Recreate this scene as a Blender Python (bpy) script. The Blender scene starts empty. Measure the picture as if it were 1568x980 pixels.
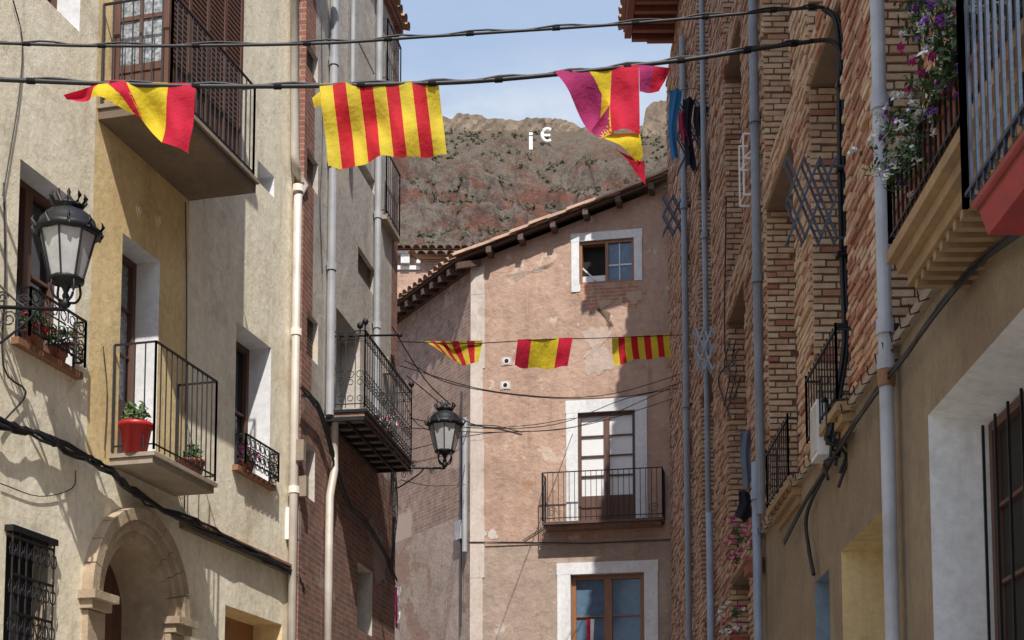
import bpy, math, random
from mathutils import Vector, noise
random.seed(7)
F=2300.0; TH=math.radians(5.5); HY=1300.0; PY=HY-F*math.tan(TH); CZ=1.6
CAM=Vector((0,0,CZ))
sc=bpy.context.scene
V=Vector
# ---------- survey helpers: measured directions -> real points on real wall planes
def ray(px,py):
    a=(px-784)/F; b=-(py-PY)/F
    return V((a, math.cos(TH)-b*math.sin(TH), math.sin(TH)+b*math.cos(TH)))
def pt(px,py,Y):
    d=ray(px,py); return CAM+d*(Y/d.y)
class Fac:
    def __init__(s,x,y,dx,dy,sg=1):
        s.o=V((x,y,0)); s.d=V((dx,dy,0)).normalized(); s.n=V((s.d.y,-s.d.x,0))*sg
    def hit(s,px,py,off=0):
        r=ray(px,py); t=((s.o+s.n*off)-CAM).dot(s.n)/r.dot(s.n); P=CAM+r*t
        return (P-s.o).dot(s.d), P.z
    def P(s,u,z,off=0):
        q=s.o+s.d*u+s.n*off; return V((q.x,q.y,z))
    def uz(s,x,y): return (V((x,y,0))-s.o).dot(s.d)
# ---------- materials
def newmat(name,rough=.8,metal=0):
    m=bpy.data.materials.new(name); m.use_nodes=True; nt=m.node_tree
    b=nt.nodes['Principled BSDF']; b.inputs['Roughness'].default_value=rough; b.inputs['Metallic'].default_value=metal
    return m,nt,b
def N(nt,t,**k):
    n=nt.nodes.new(t)
    for a,v in k.items(): setattr(n,a,v)
    return n
def nz(nt,vec,scale,detail=6,rough=.6,mapping=None):
    if mapping:
        mp=N(nt,'ShaderNodeMapping'); mp.inputs['Scale'].default_value=mapping; nt.links.new(vec,mp.inputs[0]); vec=mp.outputs[0]
    n=N(nt,'ShaderNodeTexNoise'); n.inputs['Scale'].default_value=scale; n.inputs['Detail'].default_value=detail; n.inputs['Roughness'].default_value=rough
    nt.links.new(vec,n.inputs['Vector']); return n.outputs['Fac']
def rng(nt,v,a,b,c=0,d=1):
    r=N(nt,'ShaderNodeMapRange'); nt.links.new(v,r.inputs[0])
    for i,x in enumerate((a,b,c,d)): r.inputs[i+1].default_value=x
    return r.outputs[0]
def mul(nt,a,b):
    m=N(nt,'ShaderNodeMath',operation='MULTIPLY'); nt.links.new(a,m.inputs[0])
    if isinstance(b,(int,float)): m.inputs[1].default_value=b
    else: nt.links.new(b,m.inputs[1])
    return m.outputs[0]
def mix(nt,f,a,b,bt='MIX'):
    m=N(nt,'ShaderNodeMixRGB',blend_type=bt)
    for i,x in enumerate((f,a,b)):
        if isinstance(x,(int,float)): m.inputs[i].default_value=x
        elif isinstance(x,tuple): m.inputs[i].default_value=x+(1,) if len(x)==3 else x
        else: nt.links.new(x,m.inputs[i])
    return m.outputs[0]
def bump(nt,b,h,strength,dist=.02,prev=None):
    n=N(nt,'ShaderNodeBump'); n.inputs['Strength'].default_value=strength; n.inputs['Distance'].default_value=dist
    nt.links.new(h,n.inputs['Height'])
    if prev: nt.links.new(prev,n.inputs['Normal'])
    nt.links.new(n.outputs[0],b.inputs['Normal']); return n.outputs[0]
def plaster(name,c1,c2,streak=.35,bs=.5,fine=14,patches=(),rough=.92,sc_=.9,dirt=(.25,.19,.13),crack=0,blotch=0):
    m,nt,b=newmat(name,rough); g=N(nt,'ShaderNodeNewGeometry').outputs['Position']
    c=mix(nt,rng(nt,nz(nt,g,sc_,8,.65),.38,.62),c1,c2)
    s=nz(nt,g,1.0,7,.6,(2.6,2.6,.4)); c=mix(nt,rng(nt,s,.5,.78,0,streak),c,dirt)
    if blotch:
        mp=N(nt,'ShaderNodeMapping'); mp.inputs['Location'].default_value=(7,3,11); nt.links.new(g,mp.inputs[0])
        s2=nz(nt,mp.outputs[0],2.3,9,.72); c=mix(nt,rng(nt,s2,.52,.66,0,blotch),c,dirt)
        s3=nz(nt,mp.outputs[0],1.0,6,.7,(7,7,.55)); c=mix(nt,rng(nt,s3,.56,.72,0,blotch),c,dirt)
    f=nz(nt,g,fine,6,.7); c=mix(nt,.35,c,mix(nt,rng(nt,f,.3,.7),(.6,.6,.6),(1.3,1.3,1.3)),'MULTIPLY')
    k=None
    for (col,th,scl,seed) in patches:
        mp=N(nt,'ShaderNodeMapping'); mp.inputs['Location'].default_value=(seed,seed*2,seed*.7); nt.links.new(g,mp.inputs[0])
        k=rng(nt,nz(nt,mp.outputs[0],scl,9,.62),th,th+.025); c=mix(nt,k,c,col)
    if crack:
        wn=N(nt,'ShaderNodeTexNoise'); wn.inputs['Scale'].default_value=2.5; wn.inputs['Detail'].default_value=6; nt.links.new(g,wn.inputs['Vector'])
        va=N(nt,'ShaderNodeVectorMath',operation='MULTIPLY_ADD'); nt.links.new(wn.outputs['Color'],va.inputs[0]); va.inputs[1].default_value=(.7,.7,.7); nt.links.new(g,va.inputs[2])
        vo=N(nt,'ShaderNodeTexVoronoi',feature='DISTANCE_TO_EDGE'); vo.inputs['Scale'].default_value=.6; nt.links.new(va.outputs[0],vo.inputs['Vector'])
        ck=mul(nt,rng(nt,vo.outputs['Distance'],.002,.006,1,0),rng(nt,nz(nt,g,.7,3,.5),.54,.62,0,crack)); c=mix(nt,ck,c,tuple(x*.55 for x in dirt))
    nt.links.new(c,b.inputs['Base Color'])
    p=bump(nt,b,nz(nt,g,3.2,6,.6),bs*.5,.05); p=bump(nt,b,f,bs,.015,p)
    if k: bump(nt,b,k,-.6,.01,p)
    return m
def brickmat(name,c1,c2,mor,bw=.27,rh=.07,patch=None,bs=.7):
    m,nt,b=newmat(name,.92); uv=N(nt,'ShaderNodeUVMap').outputs[0]; g=N(nt,'ShaderNodeNewGeometry').outputs['Position']
    wob=N(nt,'ShaderNodeTexNoise'); wob.inputs['Scale'].default_value=2.0; nt.links.new(uv,wob.inputs['Vector'])
    vm=N(nt,'ShaderNodeVectorMath',operation='MULTIPLY_ADD'); nt.links.new(wob.outputs['Color'],vm.inputs[0]); vm.inputs[1].default_value=(.04,.03,0); nt.links.new(uv,vm.inputs[2])
    t=N(nt,'ShaderNodeTexBrick'); nt.links.new(vm.outputs[0],t.inputs['Vector'])
    t.inputs['Scale'].default_value=1; t.inputs['Brick Width'].default_value=bw; t.inputs['Row Height'].default_value=rh
    t.inputs['Mortar Size'].default_value=.009; t.inputs['Mortar Smooth'].default_value=.4
    t.inputs['Color1'].default_value=c1+(1,); t.inputs['Color2'].default_value=c2+(1,); t.inputs['Mortar'].default_value=mor+(1,)
    c=mix(nt,.7,t.outputs['Color'],mix(nt,rng(nt,nz(nt,g,5,8,.7),.3,.7),(.4,.4,.4),(1.3,1.3,1.3)),'MULTIPLY')
    if patch:
        k=rng(nt,nz(nt,g,patch[2],9,.6),patch[1],patch[1]+.03); c=mix(nt,k,c,patch[0])
    nt.links.new(c,b.inputs['Base Color'])
    p=bump(nt,b,t.outputs['Fac'],-bs,.02); bump(nt,b,nz(nt,g,22,5,.7),.5,.012,p); return m
def simple(name,c,rough=.6,metal=0,var=.25,scale=9,bs=.15,c2=None):
    m,nt,b=newmat(name,rough,metal); g=N(nt,'ShaderNodeNewGeometry').outputs['Position']
    n=nz(nt,g,scale,6,.65)
    d=c2 or tuple(x*(1-var) for x in c)
    nt.links.new(mix(nt,rng(nt,n,.35,.65),c,d),b.inputs['Base Color'])
    if bs: bump(nt,b,nz(nt,g,scale*3,5,.6),bs,.01)
    return m
def wood(name,c1,c2,rough=.6):
    m,nt,b=newmat(name,rough); g=N(nt,'ShaderNodeNewGeometry').outputs['Position']
    n=nz(nt,g,1,7,.65,(28,28,2)); nt.links.new(mix(nt,rng(nt,n,.3,.7),c1,c2),b.inputs['Base Color']); bump(nt,b,n,.4,.008); return m
def cloth(name,c):
    m,nt,b=newmat(name,.85); g=N(nt,'ShaderNodeNewGeometry').outputs['Position']
    n=nz(nt,g,6,4,.5); nt.links.new(mix(nt,rng(nt,n,.3,.7),c,tuple(x*.8 for x in c)),b.inputs['Base Color'])
    tr=N(nt,'ShaderNodeBsdfTranslucent'); tr.inputs[0].default_value=c+(1,)
    ms=N(nt,'ShaderNodeMixShader'); ms.inputs[0].default_value=.35
    nt.links.new(b.outputs[0],ms.inputs[1]); nt.links.new(tr.outputs[0],ms.inputs[2]); nt.links.new(ms.outputs[0],nt.nodes['Material Output'].inputs[0])
    bump(nt,b,nz(nt,g,5,5,.6),.7,.05); return m
def tintbrick(name,cs):
    m,nt,b=newmat(name,.93); a=N(nt,'ShaderNodeAttribute'); a.attribute_name='tint'
    r=N(nt,'ShaderNodeValToRGB'); r.color_ramp.interpolation='LINEAR'
    e=r.color_ramp.elements
    while len(e)<len(cs): e.new(.5)
    for i,c in enumerate(cs): e[i].position=i/(len(cs)-1); e[i].color=c+(1,)
    nt.links.new(a.outputs['Fac'],r.inputs[0]); g=N(nt,'ShaderNodeNewGeometry').outputs['Position']
    c=mix(nt,.7,r.outputs[0],mix(nt,rng(nt,nz(nt,g,9,6,.7),.3,.7),(.6,.6,.6),(1.2,1.2,1.2)),'MULTIPLY')
    c=mix(nt,rng(nt,nz(nt,g,.8,6,.6),.52,.72,0,.5),c,(.27,.17,.12))
    nt.links.new(c,b.inputs['Base Color']); bump(nt,b,nz(nt,g,45,4,.7),.6,.008); return m

M={}
M['cream']=plaster('cream_plaster',(.94,.87,.70),(.88,.79,.60),.45,.45,dirt=(.52,.42,.28),patches=[((.82,.73,.55),.63,.7,3)],crack=.45,blotch=.5)
M['ochre']=plaster('ochre_plaster',(.86,.67,.36),(.76,.56,.28),.4,.4,dirt=(.42,.31,.17),crack=.35,blotch=.5)
M['whiteplaster']=plaster('white_plaster',(.82,.82,.82),(.72,.72,.74),.2,.2,blotch=.15)
M['white2']=plaster('old_whitewash',(.66,.58,.52),(.55,.46,.40),.35,.3,blotch=.4)
M['grey']=plaster('grey_render',(.58,.53,.47),(.47,.43,.385),.5,.5,patches=[((.60,.52,.41),.6,.7,5)],crack=.4,blotch=.4)
M['pink']=plaster('pink_roughcast',(.55,.37,.28),(.44,.29,.22),.35,1.4,fine=9,patches=[((.62,.48,.38),.61,1.1,2),((.42,.25,.17),.64,1.3,9)],crack=.2,blotch=.45,dirt=(.27,.175,.125))
M['pinklow']=plaster('pink_roughcast_low',(.46,.345,.28),(.37,.275,.22),.45,1.3,fine=9,patches=[((.55,.46,.40),.62,.9,12)],crack=.25,blotch=.5)
M['stucco']=plaster('pebble_stucco',(.38,.29,.195),(.28,.21,.14),.4,2.0,fine=18,blotch=.4,dirt=(.17,.125,.09))
M['stone']=plaster('portal_stone',(.50,.39,.27),(.37,.28,.19),.5,.8,fine=10,blotch=.4)
M['slab']=plaster('concrete_slab',(.38,.32,.25),(.28,.22,.17),.4,.4,blotch=.4)
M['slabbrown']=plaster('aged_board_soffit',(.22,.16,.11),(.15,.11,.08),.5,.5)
M['slabochre']=plaster('ochre_slab',(.42,.28,.15),(.30,.19,.10),.5,.6,blotch=.4)
M['sidewall']=brickmat('old_brick_plaster',(.42,.26,.20),(.32,.20,.155),(.44,.35,.29),patch=((.50,.38,.31),.58,.55))
M['sidelow']=plaster('worn_side_plaster',(.50,.39,.33),(.38,.275,.22),.5,.8,patches=[((.33,.21,.155),.56,.8,4)],crack=.3,blotch=.5)
M['redbrick']=brickmat('red_brick',(.36,.14,.09),(.27,.11,.075),(.38,.29,.24))
M['darkbrick']=brickmat('dark_brick',(.31,.145,.10),(.20,.10,.08),(.29,.23,.19),patch=((.33,.26,.21),.6,.9))
M['barebrick']=brickmat('bare_brick',(.54,.26,.15),(.43,.20,.13),(.53,.41,.33),patch=((.52,.37,.28),.55,2.2))
M['mortar']=plaster('mortar',(.24,.165,.12),(.16,.11,.08),.3,.5)
M['brickA']=tintbrick('beige_brick',[(.38,.15,.10),(.52,.27,.17),(.64,.44,.29),(.70,.53,.38),(.56,.35,.23)])
M['brickB']=tintbrick('brown_brick',[(.30,.13,.09),(.43,.24,.155),(.54,.34,.235),(.58,.41,.29)])
M['iron']=simple('wrought_iron',(.022,.022,.026),.5,.4)
M['blueiron']=simple('blue_iron',(.035,.06,.11),.45,.3)
M['cable']=simple('black_cable',(.018,.018,.022),.55,0)
M['pipe']=simple('painted_pipe',(.60,.59,.60),.5,.1,scale=3,c2=(.44,.43,.43))
M['pipecream']=simple('cream_pipe',(.68,.62,.55),.5,.1,scale=3,c2=(.52,.46,.40))
M['pipeblue']=simple('bluegrey_pipe',(.40,.45,.53),.45,.2,scale=3,c2=(.30,.33,.40))
M['pipegrey']=simple('grey_pipe',(.30,.30,.31),.5,.2,scale=3)
M['rust']=simple('rust',(.30,.15,.08),.8,0)
M['wood']=wood('brown_wood',(.15,.07,.045),(.08,.038,.028))
M['woodor']=wood('varnished_wood',(.36,.16,.07),(.22,.09,.04),.4)
M['eavewood']=wood('eave_wood',(.13,.075,.055),(.07,.04,.03))
M['redwood']=wood('red_eave_wood',(.28,.09,.06),(.16,.055,.04))
M['glass']=simple('dark_glass',(.02,.025,.03),.06,0,bs=0)
M['blueglass']=simple('blue_glass',(.12,.20,.30),.08,0,bs=0)
M['curtain']=simple('curtain',(.84,.84,.84),.3,0,.06,bs=0)
M['lace']=simple('lace_curtain',(.50,.53,.56),.4,0,scale=30,c2=(.10,.11,.13),bs=0)
M['lampglass']=simple('lamp_glass',(.50,.50,.50),.15,0,.2,bs=0)
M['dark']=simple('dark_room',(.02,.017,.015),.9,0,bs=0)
M['tile']=simple('roof_tile',(.50,.30,.20),.9,0,scale=5,c2=(.30,.20,.15),bs=.5)
M['red']=cloth('flag_red',(.66,.012,.05)); M['yel']=cloth('flag_yellow',(.87,.66,.03)); M['pur']=cloth('flag_purple',(.46,.035,.17))
M['ared']=cloth('flag_bar_red',(.64,.015,.03)); M['ayel']=cloth('flag_bar_yellow',(.80,.62,.05))
M['cblue']=cloth('cloth_blue',(.05,.24,.50)); M['cdark']=cloth('cloth_dark',(.02,.02,.035)); M['cpink']=cloth('cloth_pink',(.5,.05,.12)); M['cgrey']=cloth('cloth_greyblue',(.20,.25,.34))
M['leaf']=simple('leaves',(.10,.18,.05),.6,0,scale=20,c2=(.045,.09,.025),bs=0)
M['fwhite']=simple('white_petals',(.85,.85,.82),.7,0,.05,bs=0); M['fpink']=simple('pink_petals',(.62,.04,.28),.7,0,bs=0); M['fred']=simple('red_petals',(.6,.03,.03),.7,0,bs=0); M['fpurple']=simple('purple_petals',(.32,.08,.5),.7,0,bs=0)
M['potred']=simple('red_pot',(.5,.02,.02),.4,0,bs=0); M['potbrown']=simple('terracotta_pot',(.3,.1,.06),.8)
M['redpaint']=simple('red_paint',(.40,.04,.045),.5,0,scale=6,c2=(.27,.035,.035))
M['whitemetal']=simple('white_metal',(.78,.78,.80),.4,0,.1)
M['steel']=simple('drying_rack_steel',(.09,.11,.16),.45,.3)
M['bluedoor']=simple('blue_paint',(.22,.30,.38),.5)
M['shrub']=simple('shrub',(.10,.105,.055),.9,0,scale=2,c2=(.05,.055,.03),bs=0)
M['ruin']=plaster('ruin_stone',(.27,.205,.15),(.16,.12,.09),.4,1.5,fine=1.6,sc_=.5,patches=[((.12,.09,.07),.58,1.4,3)])
# ---------- mesh builder
def root(name):
    e=bpy.data.objects.new(name,None); sc.collection.objects.link(e); e.empty_display_size=.3; return e
class MB:
    def __init__(s,name,parent=None): s.name=name; s.par=parent; s.v=[]; s.f=[]; s.mi=[]; s.ms=[]; s.sm=[]; s.t=[]
    def mid(s,m):
        m=M[m] if isinstance(m,str) else m
        if m not in s.ms: s.ms.append(m)
        return s.ms.index(m)
    def face(s,pts,m,smooth=False,t=.5):
        k=len(s.v); s.v.extend(tuple(p) for p in pts); s.f.append(tuple(range(k,k+len(pts)))); s.mi.append(s.mid(m)); s.sm.append(smooth); s.t.append(t)
    def grid(s,rows,m,smooth=True,mf=None):
        k=len(s.v); w=len(rows[0])
        for r in rows: s.v.extend(tuple(p) for p in r)
        for i in range(len(rows)-1):
            for j in range(w-1):
                a=k+i*w+j; s.f.append((a,a+1,a+w+1,a+w)); s.mi.append(s.mid(mf(i,j) if mf else m)); s.sm.append(smooth); s.t.append(.5)
    def box(s,o,a,b,c,m,t=.5):
        k=len(s.v); P=[o,o+a,o+a+b,o+b]; P+= [p+c for p in P]; s.v.extend(tuple(p) for p in P)
        for f in ((0,3,2,1),(4,5,6,7),(0,1,5,4),(1,2,6,5),(2,3,7,6),(3,0,4,7)):
            s.f.append(tuple(k+i for i in f)); s.mi.append(s.mid(m)); s.sm.append(False); s.t.append(t)
    def fb(s,fc,u0,u1,z0,z1,o0,o1,m,t=.5):
        s.box(fc.P(u0,z0,o0),fc.d*(u1-u0),fc.n*(o1-o0),V((0,0,z1-z0)),m,t)
    def tube(s,pts,r,m,n=6,smooth=True):
        pts=[V(p) for p in pts]; k=len(s.v); L=len(pts); rr=r if isinstance(r,list) else [r]*L
        for i,p in enumerate(pts):
            t=(pts[min(i+1,L-1)]-pts[max(i-1,0)]); 
            if t.length<1e-7: t=V((0,0,1))
            t.normalize(); ref=V((0,0,1)) if abs(t.z)<.9 else V((1,0,0))
            a=t.cross(ref).normalized(); b=t.cross(a)
            for j in range(n):
                w=2*math.pi*(j+.5)/n; s.v.append(tuple(p+(a*math.cos(w)+b*math.sin(w))*rr[i]))
        q=s.mid(m)
        for i in range(L-1):
            for j in range(n):
                s.f.append((k+i*n+j,k+i*n+(j+1)%n,k+(i+1)*n+(j+1)%n,k+(i+1)*n+j)); s.mi.append(q); s.sm.append(smooth and n>4); s.t.append(.5)
        for e in (0,L-1):
            s.f.append(tuple(k+e*n+j for j in range(n))); s.mi.append(q); s.sm.append(False); s.t.append(.5)
    def lathe(s,c,prof,m,n=12,smooth=True):
        k=len(s.v); q=s.mid(m)
        for (r,z) in prof:
            for j in range(n):
                w=2*math.pi*j/n; s.v.append((c[0]+r*math.cos(w),c[1]+r*math.sin(w),c[2]+z))
        for i in range(len(prof)-1):
            for j in range(n):
                s.f.append((k+i*n+j,k+i*n+(j+1)%n,k+(i+1)*n+(j+1)%n,k+(i+1)*n+j)); s.mi.append(q); s.sm.append(smooth); s.t.append(.5)
    def leaves(s,c,rad,n,m,size=.03,sq=(1,1,1)):
        for _ in range(n):
            d=V((random.gauss(0,1),random.gauss(0,1),random.gauss(0,1))).normalized()*rad*random.random()**.5
            p=V(c)+V((d.x*sq[0],d.y*sq[1],d.z*sq[2]))
            a=V((random.gauss(0,1),random.gauss(0,1),random.gauss(0,1))).normalized(); b=a.orthogonal().normalized()
            z=size*random.uniform(.6,1.4); s.face([p-a*z,p-b*z*.5,p+a*z,p+b*z*.5],m)
    def make(s,uv=True):
        me=bpy.data.meshes.new(s.name); xs=[p[0] for p in s.v]; ys=[p[1] for p in s.v]; zs=[p[2] for p in s.v]
        c=V(((min(xs)+max(xs))/2,(min(ys)+max(ys))/2,min(zs)))
        me.from_pydata([(p[0]-c.x,p[1]-c.y,p[2]-c.z) for p in s.v],[],s.f)
        for m in s.ms: me.materials.append(m)
        me.polygons.foreach_set('material_index',s.mi); me.polygons.foreach_set('use_smooth',s.sm)
        if uv:
            L=me.uv_layers.new(name='UVMap'); data=[]
            for f in s.f:
                P=[V(s.v[i]) for i in f]; n=(P[1]-P[0]).cross(P[2]-P[0])
                if n.length<1e-12 and len(P)>3: n=(P[2]-P[0]).cross(P[3]-P[0])
                if n.length<1e-12: n=V((0,-1,0))
                n.normalize()
                if abs(n.z)>.85:
                    for p in P: data+= [p.x,p.y]
                else:
                    T=V((-n.y,n.x,0)).normalized()
                    if T.x+T.y*.37<0: T=-T
                    for p in P: data+=[p.dot(T),p.z]
            L.data.foreach_set('uv',data)
        else:
            at=me.color_attributes.new('tint','FLOAT_COLOR','CORNER'); data=[]
            for f,t in zip(s.f,s.t): data+= [t,t,t,1.0]*len(f)
            at.data.foreach_set('color',data)
        me.update(); ob=bpy.data.objects.new(s.name,me); sc.collection.objects.link(ob); ob.location=c
        if s.par: ob.parent=s.par
        return ob
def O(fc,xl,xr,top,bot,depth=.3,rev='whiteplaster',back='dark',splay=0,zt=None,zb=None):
    my=(top[1]+ (bot[1] if bot else top[1]))/2
    u0=fc.hit(xl,my)[0]; u1=fc.hit(xr,my)[0]
    z1=fc.hit(*top)[1] if zt is None else zt; z0=fc.hit(*bot)[1] if zb is None else zb
    return dict(u0=min(u0,u1),u1=max(u0,u1),z0=z0,z1=z1,d=depth,rev=rev,back=back,sp=splay)
def OU(u0,u1,z0,z1,depth=.3,rev='whiteplaster',back='dark',splay=0): return dict(u0=u0,u1=u1,z0=z0,z1=z1,d=depth,rev=rev,back=back,sp=splay)
def wall(mb,fc,u0,u1,z0,z1,ops,mat,top=None,off=0,mf=None,cuts=(),zc=()):
    us=sorted(set([u0,u1]+[x for x in cuts]+[x for o in ops for x in (o['u0'],o['u1']) if u0<x<u1]))
    zs=sorted(set([z0,z1]+[x for x in zc]+[x for o in ops for x in (o['z0'],o['z1']) if z0<x<z1]))
    for i in range(len(us)-1):
        for j in range(len(zs)-1):
            a,b=us[i],us[i+1]; c,d=zs[j],zs[j+1]; mu=(a+b)/2; mz=(c+d)/2
            if any(o['u0']<mu<o['u1'] and o['z0']<mz<o['z1'] for o in ops): continue
            mb.face([fc.P(a,c,off),fc.P(b,c,off),fc.P(b,d,off),fc.P(a,d,off)],mf(mu,mz) if mf else mat)
        if top: 
            a,b=us[i],us[i+1]; zl_=max([z1]+[o['z1'] for o in ops if o['u0']<(a+b)/2<o['u1'] and o['z1']>z1])
            mb.face([fc.P(a,zl_,off),fc.P(b,zl_,off),fc.P(b,top(b),off),fc.P(a,top(a),off)],mat)
    for o in ops:
        A=[(o['u0'],o['z0']),(o['u1'],o['z0']),(o['u1'],o['z1']),(o['u0'],o['z1'])]; s=o['sp']; D=off-o['d']
        B=[(o['u0']+s,o['z0']),(o['u1']-s,o['z0']),(o['u1']-s,o['z1']-s),(o['u0']+s,o['z1']-s)]
        for i in range(4):
            j=(i+1)%4; mb.face([fc.P(*A[i],off),fc.P(*A[j],off),fc.P(*B[j],D),fc.P(*B[i],D)],o['rev'])
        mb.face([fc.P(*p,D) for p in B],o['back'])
def window(par,fc,o,frame='wood',glass='glass',nx=2,nz_=3,off=0,fw=.06,solid=0,name='window'):
    mb=MB(name,par); s=o['sp']; D=off-o['d']; u0,u1,z0,z1=o['u0']+s+.004,o['u1']-s-.004,o['z0']+.004,o['z1']-s-.004
    mb.face([fc.P(u0,z0,D+.02),fc.P(u1,z0,D+.02),fc.P(u1,z1,D+.02),fc.P(u0,z1,D+.02)],glass)
    for a,b in ((u0,u0+fw),(u1-fw,u1)): mb.fb(fc,a,b,z0,z1,D+.022,D+.075,frame)
    mb.fb(fc,u0+fw,u1-fw,z0,z0+fw,D+.022,D+.073,frame); mb.fb(fc,u0+fw,u1-fw,z1-fw,z1,D+.022,D+.073,frame)
    w=(u1-u0)/nx
    for i in range(1,nx): mb.fb(fc,u0+w*i-fw*.9,u0+w*i+fw*.9,z0+fw,z1-fw,D+.022,D+.085,frame)
    zb=z0+fw
    if solid: mb.fb(fc,u0+fw,u1-fw,z0+fw,z0+solid,D+.022,D+.06,frame); zb=z0+solid
    h=(z1-fw-zb)/nz_
    for i in range(1,nz_): mb.fb(fc,u0+fw,u1-fw,zb+h*i-.012,zb+h*i+.012,D+.022,D+.055,frame)
    mb.make()
def bricks(mb,fc,u0,u1,z0,z1,ops,mat,pitch=.066,L=.265,bias=lambda u,z:0,pmax=.018):
    z=z0; k=0
    while z<z1-pitch:
        u=u0-random.random()*.05-(L/2 if k%2 else 0)
        rowo=random.uniform(0,.008)
        while u<u1:
            l=L*random.uniform(.88,1.05); a=max(u,u0); b=min(u+l-.018,u1); u+=l
            if b-a<.04: continue
            cl=[o for o in ops if a<o['u1'] and b>o['u0'] and z+pitch>o['z0'] and z<o['z1']]
            if cl:
                cl=cl[0]
                if a<cl['u0']-.05: b=cl['u0']
                elif b>cl['u1']+.05: a=cl['u1']
                else: continue
            pr=.014+rowo+random.random()**2*pmax; h=pitch*random.uniform(.64,.76); dz=random.uniform(-.004,.004)
            kk=len(mb.v); P=[fc.P(x,zz,oo) for oo in (0,pr) for (x,zz) in ((a,z+dz),(b,z+dz),(b,z+h+dz),(a,z+h+dz))]
            mb.v.extend(tuple(p) for p in P); t=min(1,max(0,random.gauss(.55,.25)+bias(a,z)))
            for f in ((4,5,6,7),(0,1,5,4),(1,2,6,5),(2,3,7,6),(3,0,4,7)):
                mb.f.append(tuple(kk+i for i in f)); mb.mi.append(mb.mid(mat)); mb.sm.append(False); mb.t.append(t)
        z+=pitch; k+=1
def railing(mb,pts,h,mat='iron',sp=.11,r=.007,scroll=0,low=.07,spike=0,rail=.013):
    pts=[V(p) for p in pts]
    up=lambda z:[p+V((0,0,z)) for p in pts]
    mb.tube(up(h),rail,mat,4); mb.tube(up(low),r*1.3,mat,4)
    if scroll: mb.tube(up(h-.13),r,mat,4)
    for a,b in zip(pts[:-1],pts[1:]):
        L=(b-a).length; n=max(1,round(L/sp))
        for i in range(n+1):
            p=a.lerp(b,i/n); mb.tube([p+V((0,0,low*.3)),p+V((0,0,h+spike))],r if 0<i<n else r*1.8,mat,4)
            if scroll and i<n:
                q=a.lerp(b,(i+.5)/n); e=(b-a).normalized()
                for zc,rr in ((h-.065,.042),(h*.45,.045),(h*.45-.1,.035),(.14,.035)):
                    mb.tube([q+e*(rr*math.cos(w*math.pi/4))+V((0,0,zc+rr*math.sin(w*math.pi/4))) for w in range(9)],r*.8,mat,4)
def cat(P,n=6):
    P=[V(p) for p in P]; Q=[P[0]*2-P[1]]+P+[P[-1]*2-P[-2]]; out=[]
    for i in range(1,len(Q)-2):
        a,b,c,d=Q[i-1:i+3]
        for k in range(n):
            t=k/n; out.append(.5*((2*b)+(c-a)*t+(2*a-5*b+4*c-d)*t*t+(3*b-a-3*c+d)*t**3))
    out.append(P[-1]); return out
def tileroof(mb,o,e,s,W,L,mat='tile',sp=.23,seg=.42,nseg=5):
    e=e.normalized(); s=s.normalized(); n=e.cross(s).normalized()
    if n.z<0: n=-n
    mb.face([o,o+e*W,o+e*W+s*L,o+s*L],mat); k=int(W/sp)
    for i in range(k+1):
        c=o+e*(W*i/k); t=0
        while t<L-.05:
            l=min(seg,L-t); rows=[]
            for (tt,r,up) in ((t-.02,.098,.022),(t+l,.078,.0)):
                rows.append([c+s*tt+e*(r*math.cos(w))+n*(r*math.sin(w)*.8+up) for w in [math.pi*q/nseg for q in range(nseg+1)]])
            j=V((random.uniform(-.012,.012),random.uniform(-.012,.012),random.uniform(-.006,.012)))
            mb.grid([[p+j for p in r] for r in rows],mat,True); t+=seg

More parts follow.
